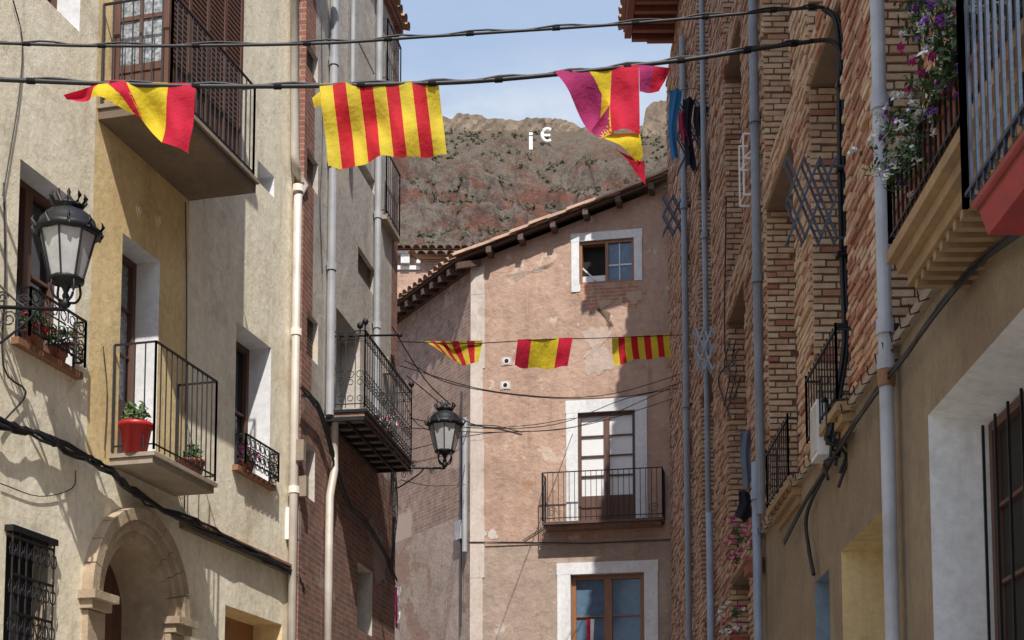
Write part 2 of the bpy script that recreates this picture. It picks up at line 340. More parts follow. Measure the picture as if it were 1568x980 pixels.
# ============ GROUND, STREET, HILL
g=MB('ground'); ys=[-1500,0,40,1500]; gz=lambda y:min(2,max(0,.05*y))
for a,b in zip(ys[:-1],ys[1:]): g.face([(-1500,a,gz(a)),(1500,a,gz(a)),(1500,b,gz(b)),(-1500,b,gz(b))],plaster('ground_earth',(.2,.15,.1),(.15,.12,.08)) if a==-1500 else g.ms[0])
g.make()
g=MB('street'); paving=brickmat('paving_setts',(.36,.33,.29),(.29,.27,.24),(.2,.18,.15),.2,.12)
for a,b in ((-30,0),(0,27)):
    g.face([(-7.1+.268*a if a>0 else -7.1,a,gz(a)+.004),(2.4+.02*a,a,gz(a)+.004),(2.4+.02*b,b,gz(b)+.004),(-7.1 if b==0 else -1,b,gz(b)+.004)],paving)
g.make()
CR=147.0; ztop=pt(784,197,CR).z; Y0H=72.0
def hz(x,y):
    b=3+max(0,y-Y0H)*(ztop-3)/(CR-Y0H) if y<CR else ztop-.12*(y-CR)
    fade=min(1,max(.06,(CR-1-y)/9)) if y<CR-1 else .06
    wx=x+1.6*noise.noise(V((x*.22,y*.22,0)))+.7*noise.noise(V((x*.7,y*.7,5))); wy=y+1.6*noise.noise(V((x*.22,y*.22,9)))
    e=3.4*noise.fractal(V((x*.07,y*.07,1.3)),.85,2.1,6)
    e-=2.2*max(0,noise.noise(V((x*.25,y*.04,7))))
    m=min(1,max(0,(noise.noise(V((x*.06+3,y*.10,8)))+.18)*4))
    d,_=noise.voronoi(V((wx*.20,wy*.30,.5))); e+=m*3.0*min(.6,(d[1]-d[0]))
    d,_=noise.voronoi(V((wx*.55,wy*.75,3.5))); e+=(.3+m)*1.5*min(.6,(d[1]-d[0]))
    e+=.45*noise.noise(V((x*.6,y*.6,2)))+.3*noise.noise(V((x*1.5,y*1.5,4)))
    h=b+e*fade
    st=3.6; w=h/st+.7*noise.noise(V((x*.06,y*.06,11)))+.25*noise.noise(V((x*.3,y*.3,2)))
    q=w-math.floor(w); t=q*q*(3-2*q); t=t*t*(3-2*t); h+=(t-q)*st*.75*fade
    edge=min(1,max(0,(y-60)/12)); return h*edge+1.5*(1-edge)
xs=[-150+i*6 for i in range(20)]+[-30+.24*i for i in range(271)]+[36+i*6 for i in range(20)]
yy=[60+i*1.5 for i in range(32)]+[108+.5*i for i in range(24)]+[120+.16*i for i in range(176)]+[149+i*4 for i in range(15)]
h=MB('hill'); m,nt,b=newmat('hill_earth',.95); gp=N(nt,'ShaderNodeNewGeometry')
G=gp.outputs['Position']
sx=N(nt,'ShaderNodeSeparateXYZ'); nt.links.new(G,sx.inputs[0])
sn=N(nt,'ShaderNodeSeparateXYZ'); nt.links.new(gp.outputs['True Normal'],sn.inputs[0])
soil=mix(nt,rng(nt,nz(nt,G,.35,8,.7),.42,.56),(.25,.155,.105),(.25,.19,.135))
soil=mix(nt,rng(nt,nz(nt,G,.9,8,.72),.5,.58,0,.85),soil,(.11,.105,.06))
green=mul(nt,rng(nt,sx.outputs[2],58,52),rng(nt,sx.outputs[0],2,-3))
soil=mix(nt,mul(nt,green,rng(nt,nz(nt,G,.6,8,.7),.36,.48)),soil,(.12,.155,.06))
rock=mix(nt,rng(nt,nz(nt,G,.22,8,.65),.46,.54),(.255,.105,.07),(.25,.205,.17))
rock=mix(nt,rng(nt,nz(nt,G,1.0,8,.75,(1,1,.6)),.44,.6,0,.9),rock,(.10,.062,.048))
rock=mix(nt,rng(nt,nz(nt,G,2.2,6,.7),.55,.66,0,.7),rock,(.33,.26,.21))
c=mix(nt,rng(nt,sn.outputs[2],.80,.60),soil,rock)
c=mix(nt,mul(nt,rng(nt,sx.outputs[2],63,69),.5),c,(.22,.18,.13))
c=mix(nt,rng(nt,nz(nt,G,2.6,5,.7),.57,.65,0,.6),c,(.075,.06,.042))  # dark noise flecks: crevice shadow painted into the hill colour
nt.links.new(c,b.inputs['Base Color']); pb=bump(nt,b,nz(nt,G,.9,9,.75),1,1.2); bump(nt,b,nz(nt,G,4,5,.7),.8,.3,pb)
h.grid([[V((x,y,hz(x,y))) for x in xs] for y in yy],m,False); h.make(False)
def on_hill(px,py):
    Y=100.0
    while Y<150:
        p=pt(px,py,Y)
        if hz(p.x,Y)>=p.z: return V((p.x,Y,p.z))
        Y+=.1
    return pt(px,py,140)
s=MB('hillside_shrubs')
for _ in range(3600):
    x=random.uniform(-24,32); y=random.uniform(112,146)
    if noise.noise(V((x*.15,y*.15,9)))<-.08: continue
    z0=hz(x,y)
    if hz(x,y+.4)-z0>.75: continue
    r=random.uniform(.12,.36)*(1.9 if random.random()<.08 else 1)*(1.3 if (x<0 and z0<57) else 1); s.leaves((x,y,z0+r*.35),r,14,'shrub',.15,(1,1,.7))
s.make(False)
def ruin(name,prof,Y,th=1.0,depthdrop=8):
    mb=MB(name); P=[]
    for (a,b2) in zip(prof[:-1],prof[1:]):
        n=max(2,int((b2[0]-a[0])/4))
        for i in range(n):
            t=i/n; P.append((a[0]+(b2[0]-a[0])*t,a[1]+(b2[1]-a[1])*t+random.uniform(-1.4,1.4)))
    P.append(prof[-1]); fr=[pt(x,y,Y) for x,y in P]
    lo=[V((p.x,p.y,p.z-depthdrop)) for p in fr]; bk=[p+V((0,th,random.uniform(-.1,.1))) for p in fr]; bl=[p+V((0,th,0)) for p in lo]
    rows=[lo]+[[l.lerp(f,k/5)+V((random.uniform(-.06,.06),random.uniform(-.12,.12),random.uniform(-.05,.05))) for l,f in zip(lo,fr)] for k in range(1,5)]+[fr,bk,bl]
    mb.grid(rows,'ruin',False)
    for e in (0,-1): mb.face([lo[e],fr[e],bk[e],bl[e]],'ruin')
    mb.make()
ruin('castle_wall',[(560,190),(640,183),(676,176),(692,184),(700,173),(738,177),(745,182),(800,184),(806,180),(862,182),(876,188),(890,196),(905,191),(930,197),(984,192)],146.4,1.2,2.6)
ruin('ruined_tower',[(984,195),(989,166),(1000,156),(1020,153),(1040,158),(1075,165),(1085,185)],145.3,5,5)
L=root('hilltop_letter_sign')
p=on_hill(810,222); mb=MB('letter_i',L)
for z0,z1 in ((-.6,.75),(.9,1.15)): mb.box(p+V((0,-.3,z0)),V((.36,0,0)),V((0,.15,0)),V((0,0,z1-z0)),'fwhite')
mb.make()
mb=MB('letter_e',L); c=on_hill(838,220)+V((0,-.3,.72))
mb.tube([c+V((.52*math.cos(w),0,.66*math.sin(w))) for w in [math.radians(50+i*20) for i in range(14)]],.19,'fwhite',6)
mb.box(c+V((-.55,-.1,-.1)),V((.85,0,0)),V((0,.2,0)),V((0,0,.2)),'fwhite'); mb.make()

# ============ LEFT CREAM HOUSE
A=Fac(-7.1,0,.268,1)
hs=root('cream_house'); uE=A.hit(459,600)[0]; uS=A.uz(-5.5,6.0); ZT=12.8
zgb=A.hit(150,183)[1]; zlb=A.hit(166,712)[1]+.10
ops=[O(A,26,117,(30,242),(117,572),.28),
     O(A,58,125,(60,-200),(125,52),.3),
     O(A,188,246,(190,358),None,.32,zb=zlb),
     O(A,360,414,(360,490),(414,744),.34),
     O(A,394,420,(396,246),(420,303),.3),
     O(A,345,432,(345,926),None,.35,'ochre','woodor',zb=0),
     O(A,10,74,(10,812),None,.12,'stone','dark',zb=A.hit(10,812)[1]-1.7)]
aL=A.hit(153,900)[0]; aR=A.hit(254,900)[0]; zs_=A.hit(206,930)[1]; R0=(aR-aL)/2; uc=(aL+aR)/2
ops.append(OU(aL,aR,0,zs_+R0,.5,'stone','dark'))
c1=A.hit(143,300)[0]; c2=A.hit(286,500)[0]; zo=zlb-.1
mb=MB('walls',hs)
wall(mb,A,uS,uE,0,ZT,ops,'cream',cuts=[c1,c2],zc=[zo],mf=lambda u,z:'ochre' if c1<u<c2 and z>zo else 'cream')
bk=-8
mb.face([A.P(uS,0),A.P(uS,ZT),A.P(uS,ZT,bk),A.P(uS,0,bk)],'cream'); mb.face([A.P(uE,0),A.P(uE,ZT),A.P(uE,ZT,bk),A.P(uE,0,bk)],'cream'); mb.face([A.P(uS,0,bk),A.P(uS,ZT,bk),A.P(uE,ZT,bk),A.P(uE,0,bk)],'cream')
n=20; arc=[(uc-R0*math.cos(math.pi*i/n),zs_+R0*math.sin(math.pi*i/n)) for i in range(n+1)]
for p,q in zip(arc[:-1],arc[1:]):
    mb.face([A.P(p[0],p[1]),A.P(q[0],q[1]),A.P(q[0],zs_+R0),A.P(p[0],zs_+R0)],'stone'); mb.face([A.P(*p),A.P(*q),A.P(*q,-.5),A.P(*p,-.5)],'stone')
mb.make()
r=MB('roof',hs); tileroof(r,A.P(uS,ZT,.4),A.d,-A.n+V((0,0,.35)),uE-uS,8.9); r.make()
pm=MB('stone_portal',hs)
for (r1,r2,of) in ((R0+.0,R0+.09,.035),(R0+.093,R0+.19,.075),(R0+.193,R0+.30,.11)):
    nb=11
    for i in range(nb):
        a0=math.pi*i/nb+.006; a1=math.pi*(i+1)/nb-.006
        rows=[]
        for k in range(4):
            a=a0+(a1-a0)*k/3; ca,sa=-math.cos(a),math.sin(a)
            rows.append([A.P(uc+r1*ca,zs_+r1*sa,-.01),A.P(uc+r1*ca,zs_+r1*sa,of),A.P(uc+r2*ca,zs_+r2*sa,of),A.P(uc+r2*ca,zs_+r2*sa,-.01)])
        pm.grid(rows,'stone',False); pm.face(rows[0],'stone'); pm.face(rows[-1],'stone')
for sgn,e in ((-1,aL),(1,aR)):
    for k in range(7):
        z0=zs_-.16-(k+1)*.5; 
        if z0<0: z0=0
        a,b2=sorted((e,e+sgn*.28)); pm.fb(A,a,b2,z0+.008,zs_-.16-k*.5,-.01,.06+.004*(k%2),'stone')
        if z0==0: break
    a,b2=sorted((e-sgn*.04,e+sgn*.36)); pm.fb(A,a,b2,zs_-.07,zs_,-.01,.17,'stone'); a,b2=sorted((e-sgn*.01,e+sgn*.32)); pm.fb(A,a,b2,zs_-.15,zs_-.07,-.01,.12,'stone')
pm.make()
dm=MB('entrance_door',hs)
for i in range(7):
    w=(aR-aL)/7; dm.fb(A,aL+w*i+.005,aL+w*(i+1)-.005,0,zs_+R0*.98,-.495,-.46,'wood')
dm.make()
window(hs,A,ops[0],'wood','glass',2,2); window(hs,A,ops[2],'wood','lace',1,3,solid=.7); window(hs,A,ops[3],'wood','glass',2,2); window(hs,A,ops[1],'wood','glass',2,2)
for o,ht in ((ops[0],.42),(ops[3],.34)):
    sm=MB('sill',hs); sm.fb(A,o['u0']-.05,o['u1']+.04,o['z0']-.06,o['z0']-.003,-.02,.07,'rust'); sm.make()
    rm=MB('window_railing',hs); railing(rm,[A.P(o['u0']+.02,o['z0'],.01),A.P(o['u0']+.02,o['z0'],.12),A.P(o['u1']-.02,o['z0'],.12),A.P(o['u1']-.02,o['z0'],.01)],ht,scroll=1,sp=.13); rm.make()
gu0,_=A.hit(150,183); gu1,_=A.hit(290,305)
gm_=MB('wooden_gallery',hs)
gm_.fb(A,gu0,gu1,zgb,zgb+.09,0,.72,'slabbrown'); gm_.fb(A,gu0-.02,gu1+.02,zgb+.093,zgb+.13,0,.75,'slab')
s0=gu0+.18; zf=zgb+.13
for (a,b2) in ((.02,.09),(.51,.58)): gm_.fb(A,s0,s0+.06,zf,zf+2.6,a,b2,'wood')
gm_.fb(A,s0+.004,s0+.05,zf,zf+.07,.09,.51,'wood'); gm_.fb(A,s0+.02,s0+.04,zf+.07,zf+.45,.09,.51,'wood')
for k in range(5): gm_.fb(A,s0+.008,s0+.05,zf+.38,zf+.45,.09,.51,'wood') if k==0 else gm_.fb(A,s0+.008,s0+.05,zf+.45+k*.42,zf+.49+k*.42,.09,.51,'wood')
gm_.fb(A,s0+.008,s0+.05,zf+.455,zf+2.5,.28,.315,'wood'); gm_.fb(A,s0+.025,s0+.035,zf+.45,zf+2.5,.09,.51,'lace')
for i in range(5):
    a=s0+.06+(gu1-.05-s0-.06)*i/4.0; gm_.fb(A,a,a+.05,zf,zf+2.6,.50,.56,'wood')
gm_.fb(A,s0+.07,gu1-.02,zf,zf+.5,.515,.535,'wood')
z=zf+.5
while z<zf+2.5: gm_.fb(A,s0+.07,gu1-.02,z,z+.03,.51,.55,'wood'); z+=.05
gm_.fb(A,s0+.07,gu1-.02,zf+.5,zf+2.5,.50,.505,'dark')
gm_.fb(A,gu1-.05,gu1-.01,zf,zf+2.6,.02,.5,'wood'); gm_.fb(A,s0,gu1,zf+2.6,zf+2.7,0,.7,'wood')
gm_.make()
rm=MB('gallery_railing',hs); railing(rm,[A.P(gu0+.02,zf,.02),A.P(gu0+.02,zf,.70),A.P(gu1-.02,zf,.70),A.P(gu1-.02,zf,.02)],.95,sp=.095,r=.008); rm.make()
bu0=A.hit(168,712)[0]; bu1=A.hit(266,783)[0]
bm=MB('balcony',hs); zb_=zlb-.1; bm.fb(A,bu0,bu1,zb_,zb_+.06,0,.42,'slab'); bm.fb(A,bu0-.02,bu1+.02,zb_+.063,zb_+.10,0,.45,'slab')
railing(bm,[A.P(bu0,zlb,.02),A.P(bu0,zlb,.43),A.P(bu1,zlb,.43),A.P(bu1,zlb,.02)],1.0,sp=.1,r=.0075,scroll=0); bm.make()
vm=MB('wall_vents',hs)
for x,y in ((213,322),(243,337)):
    u,z=A.hit(x,y); vm.tube([A.P(u,z,-.01),A.P(u,z,.01)],.06,'ochre',14); vm.tube([A.P(u,z,0),A.P(u,z,.015)],.035,'cream',14)
vm.make()
gr=MB('iron_window_grille',hs); o=ops[6]
gr.fb(A,o['u0']-.03,o['u1']+.03,o['z1']-.01,o['z1']+.04,-.01,.08,'iron')
k=int((o['u1']-o['u0'])/.09)
for i in range(k+1):
    u=o['u0']+(o['u1']-o['u0'])*i/k; gr.tube([A.P(u,o['z0'],.06),A.P(u,o['z1'],.06)],.009,'iron',4)
    for zz in range(5):
        z=o['z1']-.15-.3*zz; gr.tube([A.P(u+.04*math.cos(w*.785),z+.06*math.sin(w*.785),.06) for w in range(9)],.006,'iron',4)
for zz in range(6): gr.fb(A,o['u0'],o['u1'],o['z1']-.05-.3*zz-.01,o['z1']-.05-.3*zz+.01,.05,.07,'iron')
gr.make()
def pot(name,P,r,hgt,mat,leafr,n=160,fl=None,sq=(1,1,1)):
    e=root(name); mb=MB('pot',e); mb.lathe(P,[(.001,0),(r*.72,0),(r,hgt*.85),(r*1.12,hgt*.85),(r*1.12,hgt),(r*.9,hgt),(r*.85,hgt*.9),(.001,hgt*.9)],mat,14); mb.make()
    mb=MB('foliage',e); c=V(P)+V((0,0,hgt+leafr*.6))
    mb.leaves(c,leafr,n,'leaf',.025,sq)
    for _ in range(8): 
        d=V((random.uniform(-1,1)*leafr*.7,random.uniform(-1,1)*leafr*.7,random.uniform(0,leafr))); mb.tube([V(P)+V((0,0,hgt*.9)),c+d],.004,'leaf',4)
    if fl:
        for _ in range(16):
            q=c+V((random.uniform(-1,1)*leafr*sq[0],random.uniform(-1,1)*leafr*sq[1],random.uniform(-.6,1)*leafr*sq[2])); mb.leaves(q,.03,9,fl[_%len(fl)],.022)
    mb.make(); return e
u,_=A.hit(207,700,.22); pot('potted_plant',A.P(u,zlb,.22),.14,.28,'potred',.13,240)
u,_=A.hit(293,740,.25); pot('potted_plant',A.P(u,zlb,.25),.12,.2,'potbrown',.10)
o=ops[0]; pot('potted_plant',A.P(o['u0']+.25,o['z0'],.02),.08,.13,'potbrown',.12,150,['fred']); pot('potted_plant',A.P(o['u0']+.6,o['z0'],.02),.08,.13,'potbrown',.12,150,['fwhite','fred'])
o=ops[3]; pot('potted_plant',A.P(o['u0']+.3,o['z0'],.02),.07,.12,'potbrown',.1,120,['fpink'])
dp=MB('drainpipe')
P=[A.P(A.hit(440,-60)[0],A.hit(440,-60)[1],.09),A.P(A.hit(441,240)[0],A.hit(441,240)[1],.09),A.P(*A.hit(443,262),.09),A.P(*A.hit(455,285),.09)]
ub,_=A.hit(455,400,.09); P+=[A.P(ub,A.hit(455,300,.09)[1],.09),A.P(ub,gz(17),.09)]
dp.tube(P,.052,'pipecream',10)
for zz in (A.hit(455,300)[1],A.hit(455,520)[1],A.hit(455,760)[1]): dp.tube([A.P(ub,zz-.04,.09),A.P(ub,zz+.04,.09)],.063,'pipecream',10)
dp.make()
lgz=A.hit(300,812)[1]; lg=MB('string_course',hs)
lg.fb(A,bu1+.12,uE,lgz-.05,lgz+.02,-.01,.07,'slabbrown'); lg.fb(A,bu1+.1,uE,lgz+.022,lgz+.05,-.01,.10,'rust'); lg.make()
cb=MB('facade_cable_bundle')
base=[A.P(*A.hit(x,y,.09),.09) for x,y in ((-60,612),(0,648),(60,668),(120,695),(170,722),(225,768),(300,801),(380,843),(450,880),(464,902))]
for k in range(8):
    cb.tube([p+V((random.uniform(-.02,.02),random.uniform(-.025,.025),random.uniform(-.045,.045))) for p in cat(base,3)],.013,'cable',5)
cb.tube(cat([A.P(*A.hit(x,y,.03),.03) for x,y in ((0,655),(10,640),(40,600),(5,560),(8,420),(6,280))],4),.008,'cable',5)
cb.tube(cat([A.P(*A.hit(x,y,.02),.02) for x,y in ((284,310),(286,480),(284,640),(282,780))],4),.007,'cable',4)
cb.tube(cat([A.P(*A.hit(x,y,.02),.02) for x,y in ((0,740),(60,760),(110,748),(116,720))],4),.005,'cable',4)
cb.tube(cat([A.P(*A.hit(x,y,.02),.02) for x,y in ((158,530),(164,600),(160,690))],4),.005,'cable',4)
cb.tube(cat([A.P(*A.hit(x,y,.02),.02) for x,y in ((20,0),(34,60),(30,140),(16,230),(4,300))],4),.006,'cable',4)
cb.make()
mb=MB('meter_box'); u,z=A.hit(459,810,.1); mb.fb(A,u-.18,u+.02,z-.15,z+.22,.0,.1,'whitemetal'); mb.fb(A,u-.16,u,z-.13,z+.2,.103,.112,'pipe'); mb.make()

# ============ LAMPS
def lamp(P,H,wallp,name='street_lamp'):
    e=root(name); P=V(P); b=MB('lantern_body',e); q=lambda l:[(r*H,z*H) for r,z in l]
    b.lathe(P,q([(.001,0),(.03,.01),(.045,.04),(.02,.07),(.03,.10),(.018,.13),(.03,.16),(.05,.2),(.14,.215),(.15,.235),(.13,.25)]),'iron',10)
    b.lathe(P,q([(.235,.60),(.265,.615),(.265,.65),(.235,.67),(.22,.72),(.17,.78),(.11,.81),(.085,.83),(.12,.84),(.12,.86),(.07,.87),(.045,.90),(.001,.96)]),'iron',12)
    b.lathe(P,q([(.26,.615),(.2,.60),(.001,.60)]),'iron',12)
    for k in range(10):
        w=2*math.pi*k/10; d=V((math.cos(w),math.sin(w),0))
        if k<8:
            w8=2*math.pi*k/8; d8=V((math.cos(w8),math.sin(w8),0)); b.tube([P+d8*.14*H+V((0,0,.24*H)),P+d8*.235*H+V((0,0,.61*H))],.009*H,'iron',4)
        b.tube([P+d*.26*H+V((0,0,.62*H)),P+d*.29*H+V((0,0,.67*H)),P+d*.275*H+V((0,0,.71*H))],[.022*H,.015*H,.004*H],'iron',5)
        b.tube([P+d*.11*H+V((0,0,.85*H)),P+d*.145*H+V((0,0,.91*H)),P+d*.125*H+V((0,0,.95*H))],[.018*H,.018*H,.004*H],'iron',5)
    for k in range(4):
        w=math.pi/4+math.pi*k/2; d=V((math.cos(w),math.sin(w),0)); b.tube(cat([P+V((0,0,.05*H)),P+d*.09*H+V((0,0,.07*H)),P+d*.13*H+V((0,0,.14*H)),P+d*.12*H+V((0,0,.22*H))],4),.011*H,'iron',5)
    b.make()
    gl=MB('lantern_glass',e); gl.lathe(P,q([(.13,.245),(.222,.605)]),'lampglass',8,False); gl.make()
    k=MB('bracket',e); W=V(wallp); base=P+V((0,0,.0)); k.tube([W,base+V((0,0,-.01))],.016,'iron',6)
    d=(base-W); L_=d.length; d.normalize()
    k.tube(cat([W+V((0,0,-.32*H)),W+d*L_*.15+V((0,0,-.28*H)),W+d*L_*.5+V((0,0,-.1*H)),W+d*L_*.62,],6),.011,'iron',5)
    k.tube(cat([W+V((0,0,.25*H)),W+d*L_*.08+V((0,0,.18*H)),W+d*L_*.3+V((0,0,.06*H)),W+d*L_*.45],6),.009,'iron',5)
    for cx,cz,rr in ((.22,-.10,.07),(.42,.06,.05),(.12,.08,.05),(.75,-.055,.045),(.36,-.07,.04)):
        k.tube([W+d*(L_*cx+rr*(1-i/22)*math.cos(i*.6))*1+V((0,0,cz*H+rr*(1-i/22)*math.sin(i*.6))) for i in range(18)],.007,'iron',4)
    k.tube([W+V((0,0,-.36*H)),W+V((0,0,.3*H))],.02,'iron',4); k.make()
lp=pt(100,472,11.35); lamp(lp,.97,A.P(*A.hit(-14,470),.02)[:3])

# ============ SECOND LEFT HOUSE
B=Fac(-5.15,0,.16,1); h2=root('grey_brick_house')
b0=B.hit(461,600)[0]; b1=B.hit(608,500)[0]; BT=B.hit(606,42)[1]; zl=B.hit(500,640)[1]
bops=[]
for (xl,xr,t,bb) in ((548,574,(548,60),(574,118)),(548,574,(548,232),(574,300)),(548,574,(548,375),(574,455)),(470,487,(470,60),(487,130)),(470,487,(470,225),(487,300)),(470,487,(470,475),(487,560)),(547,570,(547,860),(570,975)),(468,482,(470,680),(482,770)),(583,592,(583,150),(592,215))):
    bops.append(O(B,xl,xr,t,bb,.25,'grey','glass'))
bops.append(O(B,515,552,(515,470),None,.25,'grey','lace',zb=B.hit(497,640)[1]+.1))
k1=B.hit(478,500)[0]; k2=B.hit(599,500)[0]
mb=MB('walls',h2); wall(mb,B,b0,b1,0,BT,bops,'grey',cuts=[k1,k2],zc=[zl],mf=lambda u,z:'darkbrick' if z<zl else ('redbrick' if (u<k1 or u>k2) else 'grey'))
for uu in (b0,b1): mb.face([B.P(uu,0),B.P(uu,BT),B.P(uu,BT,-7),B.P(uu,0,-7)],'redbrick')
mb.face([B.P(b0,0,-7),B.P(b1,0,-7),B.P(b1,BT,-7),B.P(b0,BT,-7)],'redbrick'); mb.make()
for o in bops[:5]: window(h2,B,o,'wood','lace',2,2,fw=.05)
r=MB('roof',h2); tileroof(r,B.P(b0,BT+.1,.12),B.d,-B.n+V((0,0,.3)),b1-b0,7.4); r.fb(B,b0,b1,BT,BT+.1,-.2,.06,'redbrick'); r.make()
bl_=MB('wood_blind',h2)
for o in bops[3:6]+[bops[0],bops[2]]:
    z=o['z0']+.05
    while z<o['z1']: bl_.fb(B,o['u0']+.02,o['u1']-.02,z,z+.035,-.08,-.06,'eavewood'); z+=.05
bl_.make()
gr=MB('iron_balcony',h2)
for (xx,t,bb) in ((582,(582,230),(600,360)),(582,(582,60),(600,160))):
    u0=B.hit(582,300)[0]; u1=B.hit(603,300)[0]; z0=B.hit(600,bb[1])[1]; gr.fb(B,u0,u1,z0-.06,z0,0,.10,'slab'); railing(gr,[B.P(u0,z0,.01),B.P(u0,z0,.09),B.P(u1,z0,.09),B.P(u1,z0,.01)],.95)
gr.make()
bm=MB('balcony',h2); zz=B.hit(497,640)[1]; v0=B.hit(497,640)[0]; v1=B.hit(575,742)[0]
bm.fb(B,v0,v1,zz,zz+.05,0,.5,'darkbrick'); bm.fb(B,v0-.02,v1+.02,zz+.053,zz+.09,0,.53,'iron')
for i in range(9):
    u=v0+(v1-v0)*i/8; bm.fb(B,u-.02,u+.02,zz-.05,zz-.002,0,.5,'iron')
for q in (.02,.25,.47): bm.fb(B,v0,v1,zz-.035,zz-.052,q,q+.03,'iron')
railing(bm,[B.P(v0,zz+.09,.02),B.P(v0,zz+.09,.5),B.P(v1,zz+.09,.5),B.P(v1,zz+.09,.02)],.98,scroll=1,sp=.12)
for c_ in (v0,v1):
    p=B.P(c_,zz+1.07,.5); bm.tube([p,p+V((0,0,.08))],.012,'iron',6); bm.lathe(p+V((0,0,.07)),[(.001,0),(.03,.01),(.042,.04),(.03,.07),(.001,.085)],'iron',8)
bm.make()
pot('potted_plant',B.P(v0+1.7,zz+.09,.35),.1,.2,'potbrown',.16,160,['fpink','fwhite'])
def vpipe(fc,px,py0,py1,r,mat,off=.07,name='drainpipe',joints=(),jm=None,zmin=None):
    ym=(py0+py1)/2; u,_=fc.hit(px,ym,off); z1=fc.hit(px,py0,off)[1]; z0=fc.hit(px,py1,off)[1] if zmin is None else zmin
    mb=MB(name); mb.tube([fc.P(u,z0,off),fc.P(u,z1,off)],r,mat,10)
    for j in joints:
        z=fc.hit(px,j,off)[1]; mb.tube([fc.P(u,z-.05,off),fc.P(u,z+.05,off)],r*1.25,jm or mat,10); mb.fb(fc,u-.02,u+.02,z-.02,z+.02,0,off,'iron')
    mb.make()
vpipe(B,509,-40,640,.05,'pipegrey',joints=(90,250,410)); vpipe(B,579,-40,640,.045,'pipegrey',joints=(150,330,500)); vpipe(B,540,-20,250,.03,'pipegrey')
dp=MB('drainpipe'); dp.tube([B.P(*B.hit(x,y,.07),.07) for x,y in ((512,640),(512,720),(505,760),(503,880),(501,1100))],.05,'pipecream',10); dp.make()
cb=MB('facade_cable_bundle')
for k in range(5):
    cb.tube(cat([B.P(*B.hit(x+random.uniform(-2,2),y+random.uniform(-8,8),.08),.08) for x,y in ((462,598),(480,612),(495,640),(530,760),(560,800),(590,850),(606,890))],4),.012,'cable',4)
    cb.tube(cat([B.P(*B.hit(x+random.uniform(-3,3),y+random.uniform(-8,8),.1),.1) for x,y in ((600,545),(606,600),(603,700),(606,780),(600,880))],4),.01,'cable',4)
cb.tube(cat([B.P(*B.hit(x,y,.03),.03) for x,y in ((492,20),(494,200),(490,300),(494,420))],4),.006,'cable',4)
cb.make()
br=MB('facade_clutter_boxes',h2)
for x,y in ((468,690),(472,745),(598,560),(603,650)):
    u,z=B.hit(x,y,.1); br.fb(B,u-.05,u+.05,z-.12,z+.12,0,.09,'slab')
br.make()
fp=MB('flag_pole'); p0=B.P(*B.hit(507,515,.02),.02); p1=pt(612,513,18.2); fp.tube([p0,p1],.014,'iron',6); q=p0.lerp(p1,.42); fp.tube([q,q+V((0,0,.1))],.01,'iron',6); fp.lathe(q+V((0,0,.09)),[(.001,0),(.03,.01),(.042,.04),(.03,.07),(.001,.085)],'iron',8); fp.lathe(p1+V((0,0,-.03)),[(.001,0),(.03,.01),(.03,.05),(.001,.06)],'iron',8); fp.make()
lp=pt(681,716,20.6); lamp(lp,.98,B.P(*B.hit(602,716,.02),.02))

# ============ BACK PINK HOUSE
C=V((-.78,28,0)); K=Fac(C.x,C.y,1,-.2); S=Fac(C.x,C.y,-.56,1,-1); hb=root('pink_house')
W=3.93; D=6.0
zc0=K.hit(722,402)[1]; zr0=K.hit(1040,278)[1]; ur=K.hit(1040,278)[0]; sl=(zr0-zc0)/ur
topf=lambda u:zc0+sl*u
def OK(xl,xr,yt,yb,**k): return O(K,xl,xr,((xl+xr)/2,yt),((xl+xr)/2,yb),**k)
o1=OK(887,971,367,433,depth=.22,rev='white2'); o2=OK(885,973,630,798,depth=.12,rev='white2'); o3=OK(874,987,878,1062,depth=.2,rev='white2')
zband=K.hit(880,828)[1]
mb=MB('walls',hb); wall(mb,K,0,W,0,zc0-.05,[o1,o2,o3],'pink',top=topf,zc=[zband],mf=lambda u,z:'pinklow' if z<zband else 'pink')
zsl=S.hit(680,800)[1]
wall(mb,S,0,D,0,zc0,[],'sidewall',zc=[zsl],mf=lambda u,z:'sidelow' if z<zsl else 'sidewall')
Rr=K.P(W,0); Sr=S.P(D,0); Q=Rr+(Sr-C)
mb.face([Rr,Q,Q+V((0,0,topf(W))),Rr+V((0,0,topf(W)))],'pink'); mb.face([Sr,Q,Q+V((0,0,topf(W))),Sr+V((0,0,zc0))],'pink')
mb.make()
tr=MB('quoin_and_trim',hb)
k=0; z=0
u1=K.hit(740,700)[0]
while z<zc0-.1:
    hh=random.uniform(.9,1.6); hh=min(hh,zc0-.1-z); tr.fb(K,0-.012,u1+random.uniform(-.03,.03),z,z+hh,-.01,.014+.004*(k%2),'white2'); z+=hh; k+=1
tr.fb(K,u1+.04,W,zband-.04,zband+.02,-.01,.02,'pinklow')
def surround(o,w,hd,bot=True,jit=.008):
    tr.fb(K,o['u0']-w,o['u0'],o['z0']-(.0 if not bot else w*.9),o['z1'],-.01,.02,'whiteplaster'); tr.fb(K,o['u1'],o['u1']+w,o['z0']-(.0 if not bot else w*.9),o['z1'],-.01,.02,'whiteplaster')
    tr.fb(K,o['u0']-w-.01,o['u1']+w+.01,o['z1'],o['z1']+hd,-.01,.023,'whiteplaster')
surround(o1,.15,.16,False); surround(o2,.22,.24,False); surround(o3,.25,.22,False)
tr.fb(K,o1['u0']-.15,o1['u0']+.02,o1['z0']-.14,o1['z0']-.002,-.01,.021,'whiteplaster')
tr.make()
bb=MB('bare_brick_patch',hb)
